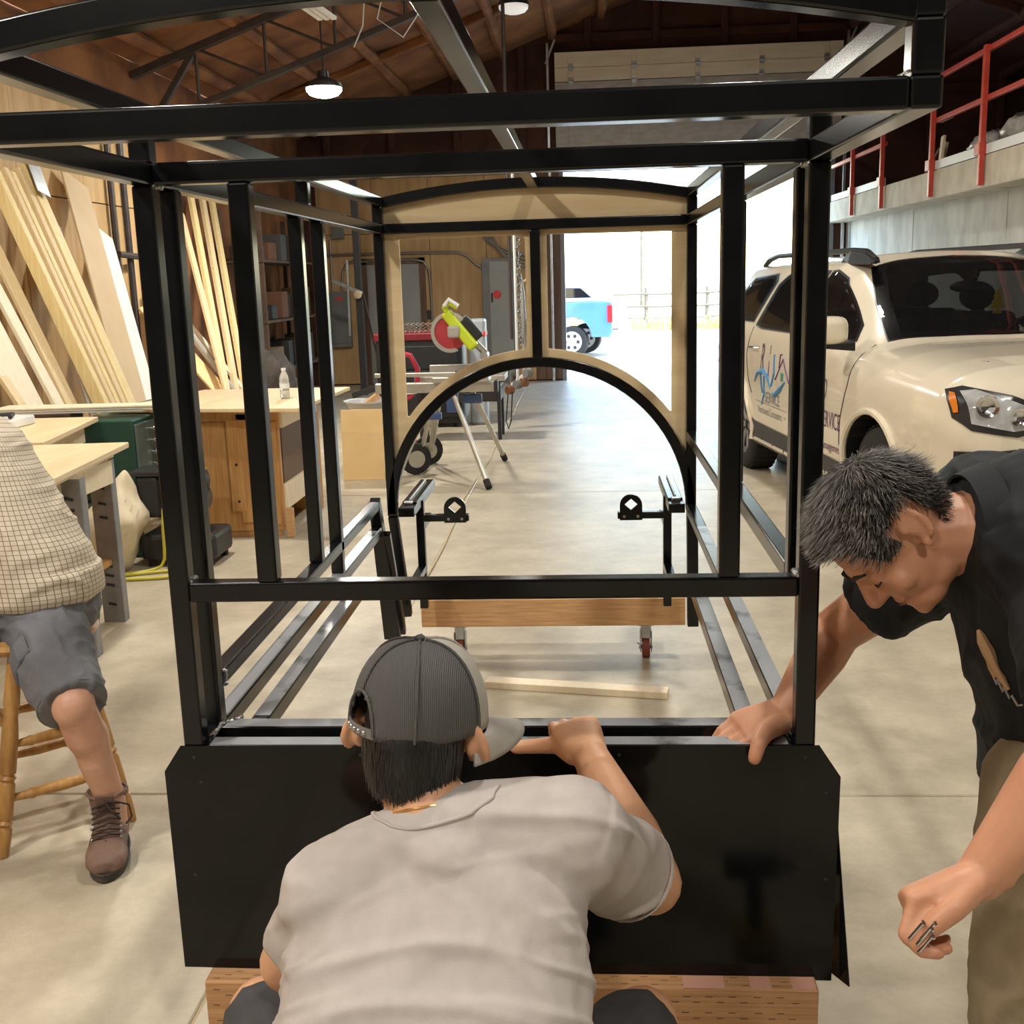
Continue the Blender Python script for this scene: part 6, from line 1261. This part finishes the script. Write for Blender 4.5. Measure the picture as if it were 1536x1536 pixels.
# boots
LEA = mat('worn_brown_leather', (.115, .062, .045), .7, col2=(.23, .14, .105), scale=9, bump=.35, bscale=40, detail=9); SOLE = mat('dark_boot_sole', (.035, .03, .028), .75, col2=(.08, .07, .06), scale=14); LACE = mat('dark_lace', (.03, .022, .018), .8)
def boot(an, dv):
    dv = V(dv).normalized(); sv_ = V((0, 0, 1)).cross(dv); g_ = V((an.x, an.y, 0)); Z_ = V((0, 0, 1))
    q = lambda a, s_, z: g_+dv*(a*1.04)+sv_*(s_*1.2)+Z_*z
    b = MB()
    b.loft([ring(q(a, 0, z), sv_*(w_*1.2), Z_*h_, 20, 2.3) for a, z, w_, h_ in ((-.075, .055, .02, .025), (-.065, .058, .036, .038), (-.03, .062, .042, .042), (.04, .062, .043, .045), (.09, .055, .046, .04), (.13, .05, .05, .036), (.17, .046, .045, .03), (.195, .042, .028, .02))])
    b.loft([ring(q(a, 0, z), sv_*(w_*1.14), dv*h_, 20, 2.1) for a, z, w_, h_ in ((.0, .05, .041, .058), (.0, .10, .041, .054), (-.003, .14, .043, .052), (-.005, .175, .047, .054), (-.005, .185, .047, .054))])
    o = blob(b, 'boot_upper', LEA, None, .004, 4); wrinkle(o, lambda p: .002*noise.noise(p*40))
    bt = thing('boot', '', 'boot', g_)
    put(o, bt, (0, 0, 0))
    pl = []
    for k in range(28):
        a = 2*pi*k/28; c_ = math.cos(a); pl.append((.062+.142*c_, (.043+.012*max(0, c_)*(1-max(0, c_)**6))*math.sin(a)))
    MB().prism(pl, lambda a, s_: q(a, s_, 0), lambda a, s_: q(a, s_*1.02, .026)).build('sole', SOLE, bt, .004, 2, .8)
    MB().tube([q(a*1.01-.0006, s_*1.04, .027) for a, s_ in pl]+[q(pl[0][0]*1.01, 0, .027)], .0035, 6).build('welt', SOLE, bt, smooth=True)
    MB().tube([q(.118, s_, .088-abs(s_)*.55) for s_ in (-.045, -.03, -.015, 0, .015, .03, .045)], .0022, 6).build('toe_seam', LACE, bt, smooth=True)
    for i in range(7):
        t = i/6; a = .098-.05*t; z = .098+.075*t; s0 = .020
        MB().tube([q(a+.004, -s0-.012, z-.012), q(a+.012, -s0*.4, z+.001), q(a+.014-.004, s0*.4, z+.006), q(a, s0+.012, z-.006)], .0028, 6).build('lace', LACE, bt, smooth=True)
        for s_ in (-1, 1): MB().ell(q(a+.002, s_*(s0+.014), z-.011), (.004, .004, .004), n=8, m=6).build('eyelet', STEEL, bt, smooth=True)
    MB().tube([q(.06, .0, .182), q(.075, .03, .185), q(.06, .055, .165), q(.065, .06, .13), q(.07, .045, .11)], .0028, 6).build('lace_bow', LACE, bt, smooth=True); MB().tube([q(.06, .0, .182), q(.09, .02, .16), q(.085, .035, .135), q(.075, .02, .15)], .0028, 6).build('lace_bow', LACE, bt, smooth=True)
    MB().loft([[q(.045+.01*t, s_, .15+.05*t) for s_ in (-.022, 0, .022)]+[q(.051+.01*t, s_, .15+.05*t) for s_ in (.022, 0, -.022)] for t in (0, 1)]).build('tongue', LEA, bt, .002)
    MB().tube([q(-.005+.054*math.cos(a), .047*math.sin(a), .187) for a in [2*pi*k/24 for k in range(25)]], .005, 6).build('collar_roll', LEA, bt, smooth=True)
    return bt
bt = boot(V((an3.x-.012, an3.y, 0)), (.30, -.95, 0)); bt['label'] = 'worn brown lace-up boot on the seated man\'s visible foot'
bt2 = boot(V((aq3.x, aq3.y, 0)), (.1, -1, 0)); bt2['label'] = 'worn brown lace-up boot on the seated man\'s far foot outside the picture'
# stool
so = thing('wooden_stool', 'turned oak bar stool under the seated man', 'stool', (-.93, 1.22, 0))
MB().lathe([(.001, .60), (.19, .60), (.205, .61), (.21, .622), (.205, .636), (.19, .64), (.001, .636)], (-.95, 1.22, 0), n=36).build('seat', TURN, so, smooth=.7)
LG = [((-.915, 1.06), (-.968, .950)), ((-.80, 1.20), (-.668, 1.185)), ((-.93, 1.36), (-.90, 1.49)), ((-1.08, 1.24), (-1.20, 1.25))]
def legpt(i, z): (a, b_), (c, d) = LG[i]; t = 1-z/.60; return V((a+(c-a)*t, b_+(d-b_)*t, z))
for i in range(4):
    prof = [(.60, .018), (.55, .021), (.45, .024), (.44, .020), (.43, .025), (.42, .020), (.36, .025), (.25, .024), (.245, .019), (.235, .026), (.225, .019), (.215, .024), (.12, .022), (.11, .017), (.10, .023), (.09, .017), (.08, .022), (.03, .019), (.0, .016)]
    MB().tube([legpt(i, z) for z, r in prof], [r for z, r in prof], 16).build('leg', TURN, so, smooth=.9)
for i, j, z in ((0, 1, .17), (1, 2, .24), (2, 3, .17), (3, 0, .24), (0, 1, .33), (1, 2, .36), (2, 3, .33), (3, 0, .38)):
    a, c = legpt(i, z), legpt(j, z); MB().tube([a.lerp(c, t) for t in (0, .12, .2, .23, .26, .5, .74, .77, .8, .88, 1)], [.009, .012, .014, .017, .014, .018, .014, .017, .014, .012, .009], 12).build('stretcher', TURN, so, smooth=.9)
for (x, y, z), wh in (((-1.6, 4.2, 4.35), 'above the benches at left'), ((-1.6, -1.2, 4.35), 'left of the camera'), ((-1.6, -4.8, 4.35), 'far behind the camera at left'), ((2.0, 6.5, 5.4), 'above the cream SUV'), ((2.0, 1.5, 5.4), 'above the bending man'), ((2.0, -3.2, 5.4), 'behind the camera at right')):
    highbay((x, y, z), 'high-bay lamp high up out of the picture, '+wh)
